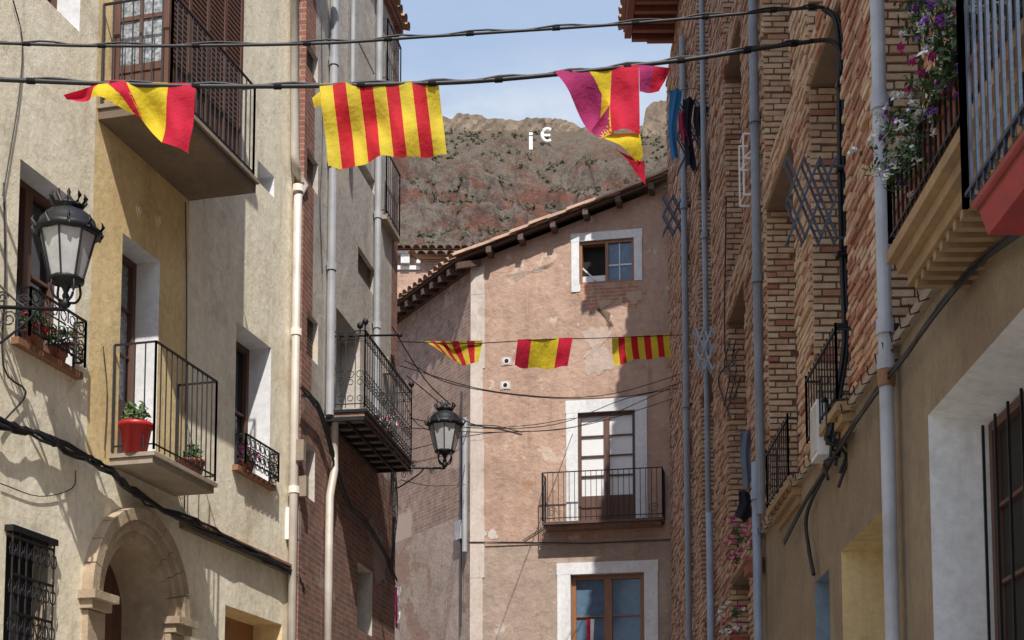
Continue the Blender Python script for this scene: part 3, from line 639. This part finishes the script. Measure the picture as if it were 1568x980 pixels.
def blob(fc,pts,mat,off,mb):
    P=[V(fc.hit(x,y)+(0,)) for x,y in pts]; c=sum(P,V((0,0,0)))/len(P); ring=[]
    for a,b2 in zip(P,P[1:]+P[:1]):
        for i in range(9):
            p=a.lerp(b2,i/9); p=p+(p-c).normalized()*noise.noise(p*5)*.2+V((random.uniform(-.025,.025),random.uniform(-.02,.02),0)); ring.append(p)
    cc=fc.P(c.x,c.y,off)
    for a,b2 in zip(ring,ring[1:]+ring[:1]): mb.face([cc,fc.P(a.x,a.y,off),fc.P(b2.x,b2.y,off)],mat)
blob(K,((890,436),(985,434),(992,450),(975,472),(945,466),(905,474),(885,458)),'barebrick',.006,bb)
M['patchpale']=plaster('pale_repair_plaster',(.58,.46,.385),(.50,.37,.30),.4,1,fine=9)
blob(K,((890,508),(915,500),(935,508),(925,530),(945,560),(915,575),(890,560),(903,535)),'patchpale',.005,bb)
blob(K,((920,478),(932,482),(940,500),(931,505)),'mortar',.006,bb)
blob(K,((735,812),(755,810),(758,824),(737,824)),'white2',.007,bb); blob(K,((990,378),(1006,376),(1004,388),(992,388)),'patchpale',.005,bb)
blob(K,((775,422),(850,402),(840,410),(790,430)),'pinklow',.004,bb)
bb.make()
wm=MB('attic_window',hb); D0=-.22; zz0,zz1,a,b2=o1['z0']+.003,o1['z1']-.003,o1['u0']+.003,o1['u1']-.003; mid=(a+b2)/2
for x0,x1 in ((a,a+.05),(mid-.03,mid+.03),(b2-.05,b2)): wm.fb(K,x0,x1,zz0,zz1,D0+.02,-.03,'woodor')
wm.fb(K,a+.05,b2-.05,zz0,zz0+.05,D0+.02,-.032,'woodor'); wm.fb(K,a+.05,b2-.05,zz1-.05,zz1,D0+.02,-.032,'woodor')
wm.fb(K,mid+.03,b2-.05,zz0+.05,zz1-.05,-.09,-.08,'blueglass'); wm.fb(K,mid+.03,b2-.05,zz0+.34,zz0+.37,-.079,-.06,'whitemetal'); wm.fb(K,mid+.23,mid+.25,zz0+.05,zz1-.05,-.079,-.06,'whitemetal')
wm.tube([K.P(a+.05,zz0+.35,-.1),K.P(a+.3,zz0+.08,-.05)],.02,'whitemetal',4); wm.fb(K,a+.05,mid-.03,zz0+.05,zz0+.18,-.1,-.08,'whitemetal')
wm.make()
window(hb,K,o2,'wood','curtain',2,4,fw=.055,solid=.5,name='french_window'); window(hb,K,o3,'woodor','blueglass',2,3,fw=.08,name='balcony_door')
mb=MB('balcony',hb); ua=K.hit(836,803)[0]; ub2=K.hit(1018,800)[0]; zbk=K.hit(925,803)[1]
mb.fb(K,ua,ub2,zbk-.05,zbk,0,.42,'eavewood'); mb.fb(K,ua+.04,ub2-.04,zbk-.10,zbk-.052,0,.34,'darkbrick')
railing(mb,[K.P(ua,zbk,.02),K.P(ua,zbk,.4),K.P(ub2,zbk,.4),K.P(ub2,zbk,.02)],.93,sp=.1,r=.008)
for x in (ua+.12,ub2-.22): mb.tube([K.P(x+.05+.1*math.cos(i*.55)*(1-i/24),zbk+.18+.1*math.sin(i*.55)*(1-i/24),.41) for i in range(20)],.007,'iron',4)
mb.make()
vt=MB('round_vents',hb)
for x,y in ((776,553),(774,590)):
    u,z=K.hit(x,y)
    vt.fb(K,u-.10,u+.1,z-.08,z+.08,-.01,.012,'white2'); vt.tube([K.P(u,z,.0),K.P(u,z,.02)],.07,'whiteplaster',14); vt.tube([K.P(u,z,.0),K.P(u,z,.028)],.04,'dark',12)
vt.make()
rf=MB('roof',hb)
Wd=D+.7; tl=MB('roof_tiles',hb)
kd=(V((K.d.x,K.d.y,sl))).normalized(); Lk=W*math.sqrt(1+sl*sl)+.15+.5
o_=V((C.x,C.y,zc0+.10))-kd*.5-S.d*.35
rf.box(o_,S.d*Wd,kd*Lk,V((0,0,.05)),'eavewood')
tileroof(tl,o_+V((0,0,.055))-kd*.06,S.d,kd,Wd,Lk)
t=0
while t<Lk:
    p=o_+kd*t+V((0,0,.07)); rows=[]
    for tt,r_ in ((-.02,.10),(.42,.08)): rows.append([p+kd*tt+V((0,-.02,0))+K.n*(r_*math.cos(w)*1.0)+V((0,0,r_*math.sin(w))) for w in [math.pi*i/6 for i in range(7)]])
    j=V((0,random.uniform(-.02,.02),random.uniform(-.012,.03))); tl.grid([[q+j for q in r2] for r2 in rows],'tile',True); t+=.38
tl.make()
t=.35
while t<W:
    p=K.P(t,topf(t)-.06,-.1); rf.box(p,K.d*.10,K.n*.42,V((0,0,.12)),'eavewood'); t+=.62
t=-.2
while t<D:
    p=S.P(t,zc0-.10,-.1)-V((0,0,0)); rf.box(p,S.d*.09,S.n*.5-V((0,0,.16)),V((0,0,.12)),'eavewood'); t+=.38
rf.fb(S,0,D,zc0-.16,zc0-.06,.0,.06,'eavewood')
rf.make()
vpipe(S,712,640,845,.05,'pipegrey',.08); mb=MB('meter_box'); u,z=S.hit(702,812,.08); mb.fb(S,u-.12,u+.12,z-.18,z+.18,0,.1,'pipe'); mb.make()
vpipe(S,706,600,960,.02,'cable',.05,name='wall_conduit')
# ============ BACKGROUND HOUSE
bh=root('background_house'); zt=pt(660,368,42).z-.45
X0=Fac(-3.7-4,42,1,0); xw=-.95-(-7.7)
mb=MB('walls',bh); mb.box(V((-7.7,42,0)),V((xw,0,0)),V((0,5,0)),V((0,0,zt)),'pink'); mb.make()
mb=MB('cornice',bh)
for i in range(15): mb.fb(X0,i*xw/15,i*xw/15+.25,zt-.30,zt-.02,0,.2,'whiteplaster')
mb.fb(X0,-.05,xw+.05,zt-.02,zt+.06,0,.24,'whiteplaster'); mb.fb(X0,-.05,xw+.02,zt-.44,zt-.32,0,.05,'whiteplaster'); mb.make()
mb=MB('roof',bh); tileroof(mb,V((-7.9,41.65,zt+.07)),V((1,0,0)),V((0,1,.30)),xw+.5,2.8,nseg=4); tileroof(mb,V((-7.9,47.3,zt+.07)),V((1,0,0)),V((0,-1,.30)),xw+.5,2.8,nseg=4); mb.make()
h3=root('lower_background_house'); mb=MB('walls',h3); z3=pt(720,385,38).z-.2; mb.box(V((-2.4,38,0)),V((2.2,0,0)),V((0,3,0)),V((0,0,z3)),'sidewall'); mb.make(); mb=MB('roof',h3); tileroof(mb,V((-2.6,37.7,z3)),V((1,0,0)),V((0,1,.35)),2.5,3.3,nseg=4); mb.make()

# ============ RIGHT ROW
R=Fac(2.4,0,.02,1,-1)
hr=root('brick_stucco_house'); r0=R.uz(2.4,2.5); r1=R.hit(1160,600)[0]; RT=12.6; zsu=5.0
so=[O(R,1421,1640,(1421,636),None,.42,'whiteplaster','wood',.08,zb=2.2), O(R,1288,1352,(1290,842),None,.35,'ochre','dark',zb=.2), O(R,1248,1270,(1250,890),None,.2,'bluedoor','bluedoor',zb=.7)]
bo=[OU(6.6,8.1,5.0,7.3,.3,'mortar')]+[OU(a,b2,z0,z1,.30,'mortar','mortar') for (a,b2) in ((8.9,10.2),(11.3,12.8),(13.6,15.4)) for (z0,z1) in ((5.05,8.35),(8.75,11.6))]
mb=MB('walls',hr); wall(mb,R,r0,r1,0,RT,so+bo,'mortar',zc=[zsu],mf=lambda u,z:'stucco' if z<zsu else 'mortar')
mb.face([R.P(r0,0),R.P(r0,RT),R.P(r0,RT,-8),R.P(r0,0,-8)],'stucco'); mb.face([R.P(r0,0,-8),R.P(r1,0,-8),R.P(r1,RT,-8),R.P(r0,RT,-8)],'stucco'); mb.make()
def jamb(mb,o,mat,pitch):
    q=R.P(o['u1'],0); J=Fac(q.x,q.y,-R.n.x,-R.n.y,1)
    if J.n.dot(R.d)>0: J.n=-J.n
    bricks(mb,J,-.012,o['d']-.02,o['z0'],o['z1'],[],mat,pitch,.26,lambda u,z:.1)
mb=MB('brickwork',hr); bricks(mb,R,r0,r1,zsu+.02,RT,bo,'brickA',bias=lambda u,z:(-.3 if 10.3<u<11.2 else 0)+.15*noise.noise(V((u,z,0))),pmax=.03)
for o in bo: jamb(mb,o,'brickA',.066)
mb.make(False)
mb=MB('roof',hr); tileroof(mb,R.P(r0,RT,.15),R.d,-R.n+V((0,0,.3)),r1-r0,8.4,nseg=3); mb.make()
window(hr,R,bo[0],'wood','glass',2,3)
for o in bo[1:]:
    window(hr,R,OU(o['u0']+.3,o['u1']-.3,o['z0']+.02,o['z0']+2.2,o['d']),'wood','glass',2,3)
window(hr,R,so[0],'wood','dark',3,4)
gb=MB('window_bars',hr); o=so[0]
for i in range(10):
    u=o['u0']+.12+i*(o['u1']-o['u0']-.24)/9; gb.tube([R.P(u,o['z0'],-.3),R.P(u,o['z1']-.1,-.3)],.011,'iron',4)
gb.make()
lg=MB('balcony_ledges',hr)
lg.fb(R,8.5,r1,zsu-.05,zsu+.015,0,.05,'slab')
for (a,b2,dd) in ((5.2,8.3,.42),(11.2,12.5,.15),(13.6,14.9,.13)):
    lg.fb(R,a-.02,b2+.02,zsu-.067,zsu-.0,0,dd,'slabochre'); lg.fb(R,a+.02,b2-.02,zsu-.14,zsu-.07,0,dd-.05,'slabochre')
    lg.fb(R,a+.05,b2-.05,zsu-.22,zsu-.142,0,dd-.1,'slabochre')
u=5.25
while u<8.2: lg.fb(R,u,u+.055,zsu-.27,zsu-.222,0,.30,'slabochre'); u+=.13
lg.make()
rl=MB('balcony_railings',hr)
railing(rl,[R.P(5.2,zsu+.02,.41),R.P(8.25,zsu+.02,.41),R.P(8.25,zsu+.02,.02)],.36,sp=.1,low=.04,spike=0,r=.009)
for (a,b2,dd) in ((11.2,12.5,.14),(13.6,14.9,.12)):
    railing(rl,[R.P(a,zsu+.02,.01),R.P(a,zsu+.02,dd),R.P(b2,zsu+.02,dd),R.P(b2,zsu+.02,.01)],.55,sp=.12,low=.04,spike=.05)
u=8.6
while u<15.9: rl.tube([R.P(u,zsu-.08,.05),R.P(u,zsu-.1,.11),R.P(u,zsu-.03,.12)],.006,'iron',4); u+=.2+random.random()*.06
rl.make()
bl=MB('blue_railing',hr); railing(bl,[R.P(3.6,4.25,.62),R.P(6.05,4.25,.62),R.P(6.05,4.25,.02)],1.1,'blueiron',sp=.09,r=.01); bl.make()
rp=MB('red_flower_trough'); 
pa=pt(1496,314,5.75); pb_=pt(1500,360,5.72); w=.7
T=[V((pa.x,pa.y,pa.z)),V((pa.x+w,pa.y,pa.z)),V((pa.x+w,5.05,pa.z)),V((pa.x+.0,5.05,pa.z))]; Bt=[V((t.x+(.03 if i in(0,3) else -.03),t.y+(-.03 if i<2 else .03),pb_.z)) for i,t in enumerate(T)]
for i in range(4): j=(i+1)%4; rp.face([T[i],T[j],Bt[j],Bt[i]],'redpaint')
rp.face(Bt,'redpaint')
for i in range(4):
    j=(i+1)%4; rp.tube([T[i],T[j]],.022,'redpaint',6)
In=[t+V((0,0,-.03)) for t in T]; rp.face(In,'mortar'); rp.make()
def planter(u,off,z,L_,fl,lr=.16,n=560,up=.22):
    e=root('flower_box'); mb=MB('trough',e); mb.fb(R,u,u+L_,z,z+.16,off-.09,off+.09,'potbrown'); mb.fb(R,u-.015,u+L_+.015,z+.13,z+.165,off-.105,off+.105,'potbrown'); mb.make()
    mb=MB('flowers',e)
    for i in range(int(L_/.11)):
        for q2 in range(2):
            c=R.P(u+.07+i*.11,z+up*.7+random.random()*up*(1+q2),off+random.uniform(-.02,.20)); mb.leaves(c,lr*random.uniform(.5,1.0),n//8,'leaf',.026)
            for _ in range(6):
                q=c+V((random.gauss(0,.08),random.gauss(0,.08),random.gauss(.03,.09))); mb.leaves(q,.026,12,fl[(i//3+(_%5==0))%len(fl)],.02)
    mb.make()
planter(7.45,.30,5.05,.75,['fwhite','fwhite','fpurple']); planter(6.5,.30,5.1,.8,['fpurple','fpink','fwhite']); planter(5.6,.26,5.05,.8,['fpink','fwhite']); planter(7.0,.30,5.25,.6,['fwhite','fpurple'],up=.35)
planter(15.9,.10,zsu-.45,.3,['fpink'],.09,260); planter(17.2,.10,zsu-1.1,.3,['fwhite','fpink'],.09,260)
hf=root('brown_brick_house'); q0=r1+.003; q1=R.uz(2.94,27.15); QT=R.hit(1045,-5)[1]+.15
fo=[]
for (u,w_) in ((17.0,1.7),(20.3,1.6),(23.2,1.4)):
    for (z0,z1) in ((2.2,4.9),(5.3,8.3),(8.8,11.6),(12.0,14.6)): fo.append(OU(u,u+w_,z0,z1,.26,'mortar','mortar'))
mb=MB('walls',hf); wall(mb,R,q0,q1,0,QT,fo,'mortar'); mb.face([R.P(q0,RT-1),R.P(q0,QT),R.P(q0,QT,-7),R.P(q0,RT-1,-7)],'darkbrick'); mb.face([R.P(q1,0),R.P(q1,QT),R.P(q1,QT,-7),R.P(q1,0,-7)],'darkbrick'); mb.face([R.P(q0,0,-7),R.P(q1,0,-7),R.P(q1,QT,-7),R.P(q0,QT,-7)],'darkbrick'); mb.make()
mb=MB('brickwork',hf); bricks(mb,R,q0,q1,2.5,QT,fo,'brickB',pitch=.07,L=.28,pmax=.03)
for o in fo: jamb(mb,o,'brickB',.07)
mb.make(False)
for o in fo: window(hf,R,OU(o['u0']+.3,o['u1']-.3,o['z0']+.02,min(o['z1']-.1,o['z0']+2.1),o['d']),'wood','glass',2,2)
ev=MB('wooden_eave',hf); e0_=R.uz(2.85,24.0); e1=R.uz(2.9,25.6); ze=pt(1000,48,25.2).z
ev.fb(R,e0_,e1,ze+.22,ze+.27,-.3,.92,'redwood'); ev.fb(R,e0_,e1,ze+.1,ze+.215,.78,.9,'redwood')
u=e0_+.05
while u<e1: ev.fb(R,u,u+.1,ze+.06,ze+.217,-.1,.77,'redwood'); u+=.3
ev.fb(R,e1-.1,e1,ze,ze+.05,-.1,.5,'redwood')
tileroof(ev,R.P(e0_,ze+.28,.98),R.d,-R.n+V((0,0,.35)),e1-e0_,7.5,nseg=4); tileroof(ev,R.P(q0,ze+.28,.12),R.d,-R.n+V((0,0,.35)),e0_-q0,6.7,nseg=4); ev.make()
vpipe(R,1357,-60,1200,.05,'pipe',.09,joints=(135,498,555),name='drainpipe',zmin=.5)
mb=MB('rusty_pipe_joint'); u,_=R.hit(1357,570,.09); z=R.hit(1357,572,.09)[1]; mb.tube([R.P(u,z-.09,.09),R.P(u,z-.03,.09),R.P(u,z+.06,.09)],[.058,.064,.058],'rust',10); mb.make()
vpipe(R,1162,-60,1200,.05,'pipegrey',.09,zmin=5.1,joints=(160,420)); vpipe(R,1162,700,1300,.05,'pipeblue',.095,zmin=.8,joints=(752,))
vpipe(R,1082,-60,1200,.04,'pipegrey',.09,zmin=1.5,joints=(350,)); vpipe(R,1089,780,1200,.045,'pipeblue',.1,zmin=1.5); vpipe(R,1051,20,1200,.05,'pipegrey',.12,zmin=1.5,joints=(300,620))
mb=MB('meter_box'); u,z=R.hit(1250,660,.15); mb.fb(R,u-.1,u+.2,z-.22,z+.24,0,.16,'whitemetal'); mb.fb(R,u-.07,u+.17,z-.18,z+.2,.161,.17,'pipe'); mb.make()
YC=11.55
cb=MB('cable_drop')
main=[pt(1262,12,YC),pt(1281,30,YC),pt(1287,80,YC),pt(1287,150,YC),pt(1289,300,YC),pt(1292,420,YC),pt(1295,520,YC),pt(1284,600,YC),pt(1270,680,YC)]
for k in range(4):
    o4=V((random.uniform(-.018,.018),random.uniform(-.03,.03),0)); cb.tube([p+o4 for p in cat(main,5)],.018,'cable',6)
cb.tube(cat([pt(1240,63,YC),pt(1268,62,YC),pt(1284,74,YC),pt(1288,110,YC)],5),.02,'cable',6)
for k in range(9):
    c=pt(1278+random.uniform(-12,14),600+k*11,YC); cb.tube(cat([c,c+V((random.uniform(-.08,.08),-.03,random.uniform(-.12,.1))),c+V((random.uniform(-.1,.10),0,random.uniform(-.22,.0))),c+V((random.uniform(-.06,.06),.02,-.3))],4),.014,'cable',5)
mb_=pt(1270,650,YC); cb.box(mb_,V((.09,0,0)),V((0,.1,0)),V((0,0,.14)),'cable')
for y_ in (130,260,390,500): p=pt(1288,y_,YC); cb.box(p+V((-.04,-.04,-.02)),V((.16,0,0)),V((0,.08,0)),V((0,0,.035)),'iron')
cb.tube(cat([R.P(*R.hit(x,y,.06),.06) for x,y in ((1300,660),(1260,730),(1235,790),(1240,850),(1246,880),(1238,840))],5),.018,'cable',5)
cb.make()
cb=MB('facade_cable_bundle')
for k in range(3):
    cb.tube(cat([R.P(*R.hit(x+random.uniform(-3,3),y+random.uniform(-5,5),.09),.09) for x,y in ((1568,350),(1500,400),(1440,470),(1390,540),(1340,600),(1290,680),(1240,760),(1200,830))],4),.011,'cable',4)
cb.tube(cat([R.P(*R.hit(x,y,.05),.05) for x,y in ((1112,300),(1110,540),(1125,545),(1100,580),(1118,640))],4),.012,'cable',4)
for k in range(4): cb.tube(cat([R.P(*R.hit(1120+random.uniform(-14,14),y+random.uniform(-10,10),.08),.08) for y in (530,550,565,585,620)],4),.01,'cable',4)
cb.make()
def rack(px0,px1,py0,py1,Y,n=3,mat='steel',cage=False,r=.011):
    mb=MB('drying_rack'); a=pt(px1,py0,Y); b2=pt(px1,py1,Y); w=(px1-px0)/F*Y; 
    for dy in (0,.12) if not cage else (0,.3):
        for row in range(2):
            zt_=a.z-(a.z-b2.z)*row/2; zb2=a.z-(a.z-b2.z)*(row+1)/2
            for i in range(n):
                x0=a.x-w*i/n; x1=a.x-w*(i+1)/n
                if not cage: 
                    mb.tube([(x0,Y+dy,zt_),(x1,Y+dy,zb2)],r,mat,4); mb.tube([(x0,Y+dy+.015,zb2),(x1,Y+dy+.015,zt_)],r,mat,4)
        if cage:
            for z in (a.z,a.z*.6+b2.z*.4,b2.z): mb.tube([(a.x,Y+dy,z),(a.x-w,Y+dy,z)],.014,mat,4)
            for i in range(n+1): mb.tube([(a.x-w*i/n,Y+dy,a.z),(a.x-w*i/n,Y+dy,b2.z)],.012,mat,4)
            mb.tube([(a.x,Y+dy,a.z),(a.x-w,Y+dy,a.z*.6+b2.z*.4)],.011,mat,4)
    for i in range(n+1):
        x=a.x-w*i/n
        for z in (a.z,b2.z): mb.tube([(x,Y,z),(x,Y+.2,z)],.009,mat,4)
    wx=2.4+.02*Y; 
    for z in (a.z-.03,b2.z+.03): mb.tube([(a.x,Y+.1,z),(wx+.02,Y+.1,z)],.012,mat,4)
    mb.make()
rack(1204,1280,240,362,11.3,3,r=.012); rack(1014,1062,298,356,24,3,r=.017); rack(1064,1103,502,566,20,3,'pipeblue',r=.017); rack(1136,1178,205,298,16.2,2,'whitemetal',True); rack(1035,1092,150,260,21.5,2,r=.014)
def garment(px,Y,name='hanging_laundry'):
    mb=MB(name)
    for (x0,y0,x1,y1,m) in px:
        rows=[]; n=10
        for j in range(n+1):
            row=[]
            for i in range(7):
                s_=i/6; t_=j/n; wd=1+.35*math.sin(t_*3.1+x0); cx_=(x0+x1)/2+3*math.sin(t_*5+x0)
                q=pt(cx_+(x1-x0)*(s_-.5)*wd,y0+(y1-y0)*t_+4*math.sin(s_*5+x0)*t_,Y)
                q.y+=.06*math.sin(s_*9+t_*2)+.03*math.sin(x0); row.append(q)
            rows.append(row)
        mb.grid(rows,m,True)
    mb.make()
garment([(1026,135,1040,242,'cblue'),(1040,170,1052,222,'cpink'),(1046,150,1064,258,'cdark'),(1064,160,1082,206,'cdark')],21.4)
garment([(1134,660,1154,752,'cgrey'),(1130,752,1150,795,'cdark')],16.7)
mb=MB('clothes_line'); mb.tube([pt(1020,140,21.4),pt(1095,132,21.4)],.006,'steel',4); mb.tube([pt(1125,662,16.7),pt(1172,655,16.7)],.006,'steel',4); mb.make()

# ============ OVERHEAD CABLES
def oc(name,P,r,Y0,Y1,x0,x1,n=6,twin=False):
    mb=MB(name); Q=[pt(x,y,Y0+(Y1-Y0)*(x-x0)/(x1-x0)) for x,y in P]; c=cat(Q,n); mb.tube(c,r,'cable',6)
    if twin:
        mb.tube([p+V((0,.01*math.sin(i*1.3),.016+.012*math.cos(i*1.3))) for i,p in enumerate(c)],r*.6,'cable',5)
        for i in range(3,len(c),5): 
            d=(c[i]-c[i-1]).normalized(); mb.tube([c[i]-d*.03,c[i]+d*.03],r*1.4,'cable',6)
    mb.make()
oc('overhead_cable',[(-110,64),(0,66),(130,70),(300,70),(500,66),(640,57),(800,47),(950,37),(1080,26),(1200,15),(1262,11)],.013,10.6,YC,-110,1262,6,True)
oc('overhead_cable',[(-110,118),(0,122),(150,128),(300,132),(450,132),(600,129),(720,125),(850,114),(960,102),(1060,90),(1180,72),(1245,63)],.019,10.6,YC,-110,1245,6,True)
for P,Y0,Y1 in (([(610,523),(720,526),(830,520),(940,517),(1062,512)],18.2,23.5),([(620,552),(700,590),(850,610),(980,604),(1062,578)],21,26),([(625,640),(720,655),(850,650),(960,610),(1062,590)],21,26),([(622,655),(760,662),(900,650),(1062,600)],21,27),([(622,575),(720,648),(800,652),(880,640)],21,27.4),([(600,500),(650,580),(690,620)],19,20.6),([(620,712),(700,690),(716,660)],20.5,27.5),([(612,560),(760,600),(920,606),(1064,566)],21,25),([(622,690),(740,664),(880,654),(1000,606),(1064,574)],21,25),([(610,590),(640,650),(700,668),(716,664)],21,27.6),([(614,735),(660,744),(712,742)],21,27.8)):
    mb=MB('overhead_wire'); x0=P[0][0]; x1=P[-1][0]; mb.tube(cat([pt(x,y,Y0+(Y1-Y0)*(x-x0)/(x1-x0)) for x,y in P],5),.008,'cable',4); mb.make()
mb=MB('wall_wire')
for P in ([(716,830),(800,830),(900,832),(1040,826)],[(716,650),(760,652),(800,662)],[(835,806),(800,828)]): mb.tube([K.P(*K.hit(x,y,.03),.03) for x,y in P],.01,'cable',4)
mb.make()
# ============ FLAGS
def fw_(x,y): return .06*math.sin(x*.055+y*.012)+.04*math.sin(y*.05+x*.02)+.02*math.sin(x*.13-y*.06)
def patch(mb,c,Yf,cols,n=10,m=10,amp=1.0,sag=0):
    ns=len(cols)*max(1,int(math.ceil(n/len(cols))))
    rows=[]
    for j in range(m+1):
        t=j/m; row=[]
        for i in range(ns+1):
            s_=i/ns; x=(c[0][0]*(1-s_)+c[1][0]*s_)*(1-t)+(c[3][0]*(1-s_)+c[2][0]*s_)*t; y=(c[0][1]*(1-s_)+c[1][1]*s_)*(1-t)+(c[3][1]*(1-s_)+c[2][1]*s_)*t
            y+=sag*math.sin(s_*math.pi*4)*t
            Y=Yf(x); p=pt(x,y,Y); p.y+=fw_(x,y)*amp*min(1,t*2+.1); row.append(p)
        rows.append(row)
    mb.grid(rows,None,True,mf=lambda i,j:cols[j*len(cols)//ns])
YF=lambda x:10.6+.95*(x+110)/1372
f=MB('spanish_flag')
patch(f,((97,145),(152,128),(140,156),(101,149)),YF,['red']); patch(f,((152,128),(165,124),(205,172),(140,154)),YF,['yel']); patch(f,((160,123),(192,123),(218,178),(205,172)),YF,['red'])
patch(f,((190,124),(258,127),(250,223),(214,177)),YF,['yel'],12,12); patch(f,((258,127),(301,128),(291,240),(250,223)),YF,['red'],8,12); f.make()
ar=['ayel','ared','ayel','ared','ayel','ared','ayel','ared','ayel']
f=MB('aragon_flag'); patch(f,((489,128),(671,124),(684,234),(504,259)),YF,ar,45,18,1,2.5); patch(f,((478,150),(492,140),(494,170),(482,168)),YF,['ayel'],4,4); f.make()
f=MB('twisted_flag')
patch(f,((848,109),(902,106),(934,160),(905,200)),YF,['pur'],8,10); patch(f,((905,200),(934,160),(932,205),(920,212)),YF,['pur'],5,5)
patch(f,((900,106),(937,102),(934,162),(922,140)),YF,['yel'],6,8); patch(f,((922,140),(934,162),(936,208),(918,213)),YF,['yel'],5,8)
patch(f,((937,102),(978,99),(979,209),(932,207)),YF,['red'],8,12); patch(f,((978,100),(1027,103),(1010,134),(979,142)),YF,['pur','red'],8,6)
patch(f,((918,207),(979,204),(986,236),(976,250)),YF,['yel'],8,6); patch(f,((940,228),(978,247),(988,240),(990,277)),YF,['red'],6,6); f.make()
YS=lambda x:18.2+5.3*(x-610)/452
f=MB('aragon_flag'); patch(f,((650,523),(690,522),(708,556),(672,538)),YS,ar[:5],15,8,1.5); patch(f,((690,522),(739,521),(733,557),(708,558)),YS,['ared','ayel','ared','ayel'],12,8,1.5); f.make()
f=MB('spanish_flag'); patch(f,((793,520),(877,517),(869,562),(788,560)),YS,['red','yel','yel','red'],12,8,1.5,1.5); f.make()
f=MB('aragon_flag'); patch(f,((937,516),(1025,512),(1027,550),(941,555)),YS,ar,18,8,1.5,1); f.make()
mb=MB('small_pennant'); patch(mb,((603,900),(614,898),(612,965),(605,960)),lambda x:21.9,['pur','fwhite'],6,8); mb.make()
mb=MB('small_pennant'); patch(mb,((898,948),(910,948),(908,985),(899,985)),lambda x:27.0,['red','fwhite'],6,6); mb.make()

for e in [o for o in sc.objects if o.type=='EMPTY']:
    ch=[o for o in e.children]
    c=sum((o.location for o in ch),V((0,0,0)))/max(1,len(ch)); e.location=c
    for o in ch: o.location=o.location-c
# ============ WORLD, SUN, CAMERA
EL=math.radians(51); AZ=math.radians(8.5)
w=bpy.data.worlds.new('World'); sc.world=w; w.use_nodes=True; nt=w.node_tree; bg=nt.nodes['Background']; bg.inputs[1].default_value=.13
sk=N(nt,'ShaderNodeTexSky',sky_type='NISHITA'); sk.sun_disc=False; sk.sun_elevation=EL; sk.sun_rotation=math.pi-AZ; sk.dust_density=2; sk.air_density=1.0
tc=N(nt,'ShaderNodeTexCoord'); n1=nz(nt,tc.outputs['Generated'],5.5,8,.6,(1,1,2.6)); 
sx=N(nt,'ShaderNodeSeparateXYZ'); nt.links.new(tc.outputs['Generated'],sx.inputs[0])
base=mix(nt,.64,sk.outputs[0],(4.4,5.6,7.6))
mm=mul(nt,rng(nt,n1,.44,.64,0,.85),rng(nt,sx.outputs[2],.49,.44,.1,1))
nt.links.new(mix(nt,mm,base,(6.3,6.7,7.2)),bg.inputs[0])
sd=V((math.sin(AZ)*math.cos(EL),-math.cos(AZ)*math.cos(EL),math.sin(EL)))
l=bpy.data.lights.new('sun','SUN'); l.energy=5; l.angle=math.radians(.5); l.color=(1,.955,.88); lo=bpy.data.objects.new('sun',l); sc.collection.objects.link(lo); lo.rotation_euler=sd.to_track_quat('Z','Y').to_euler(); lo.location=(0,-20,40)
cd=bpy.data.cameras.new('camera'); co=bpy.data.objects.new('camera',cd); sc.collection.objects.link(co); sc.camera=co
co.location=CAM; co.rotation_euler=(math.pi/2+TH,0,0); cd.sensor_width=36; cd.lens=36*F/1568; cd.shift_y=(PY-490)/1568; cd.clip_end=5000; cd.clip_start=.1
sc.view_settings.view_transform='Standard'; sc.view_settings.look='None'; sc.view_settings.exposure=0
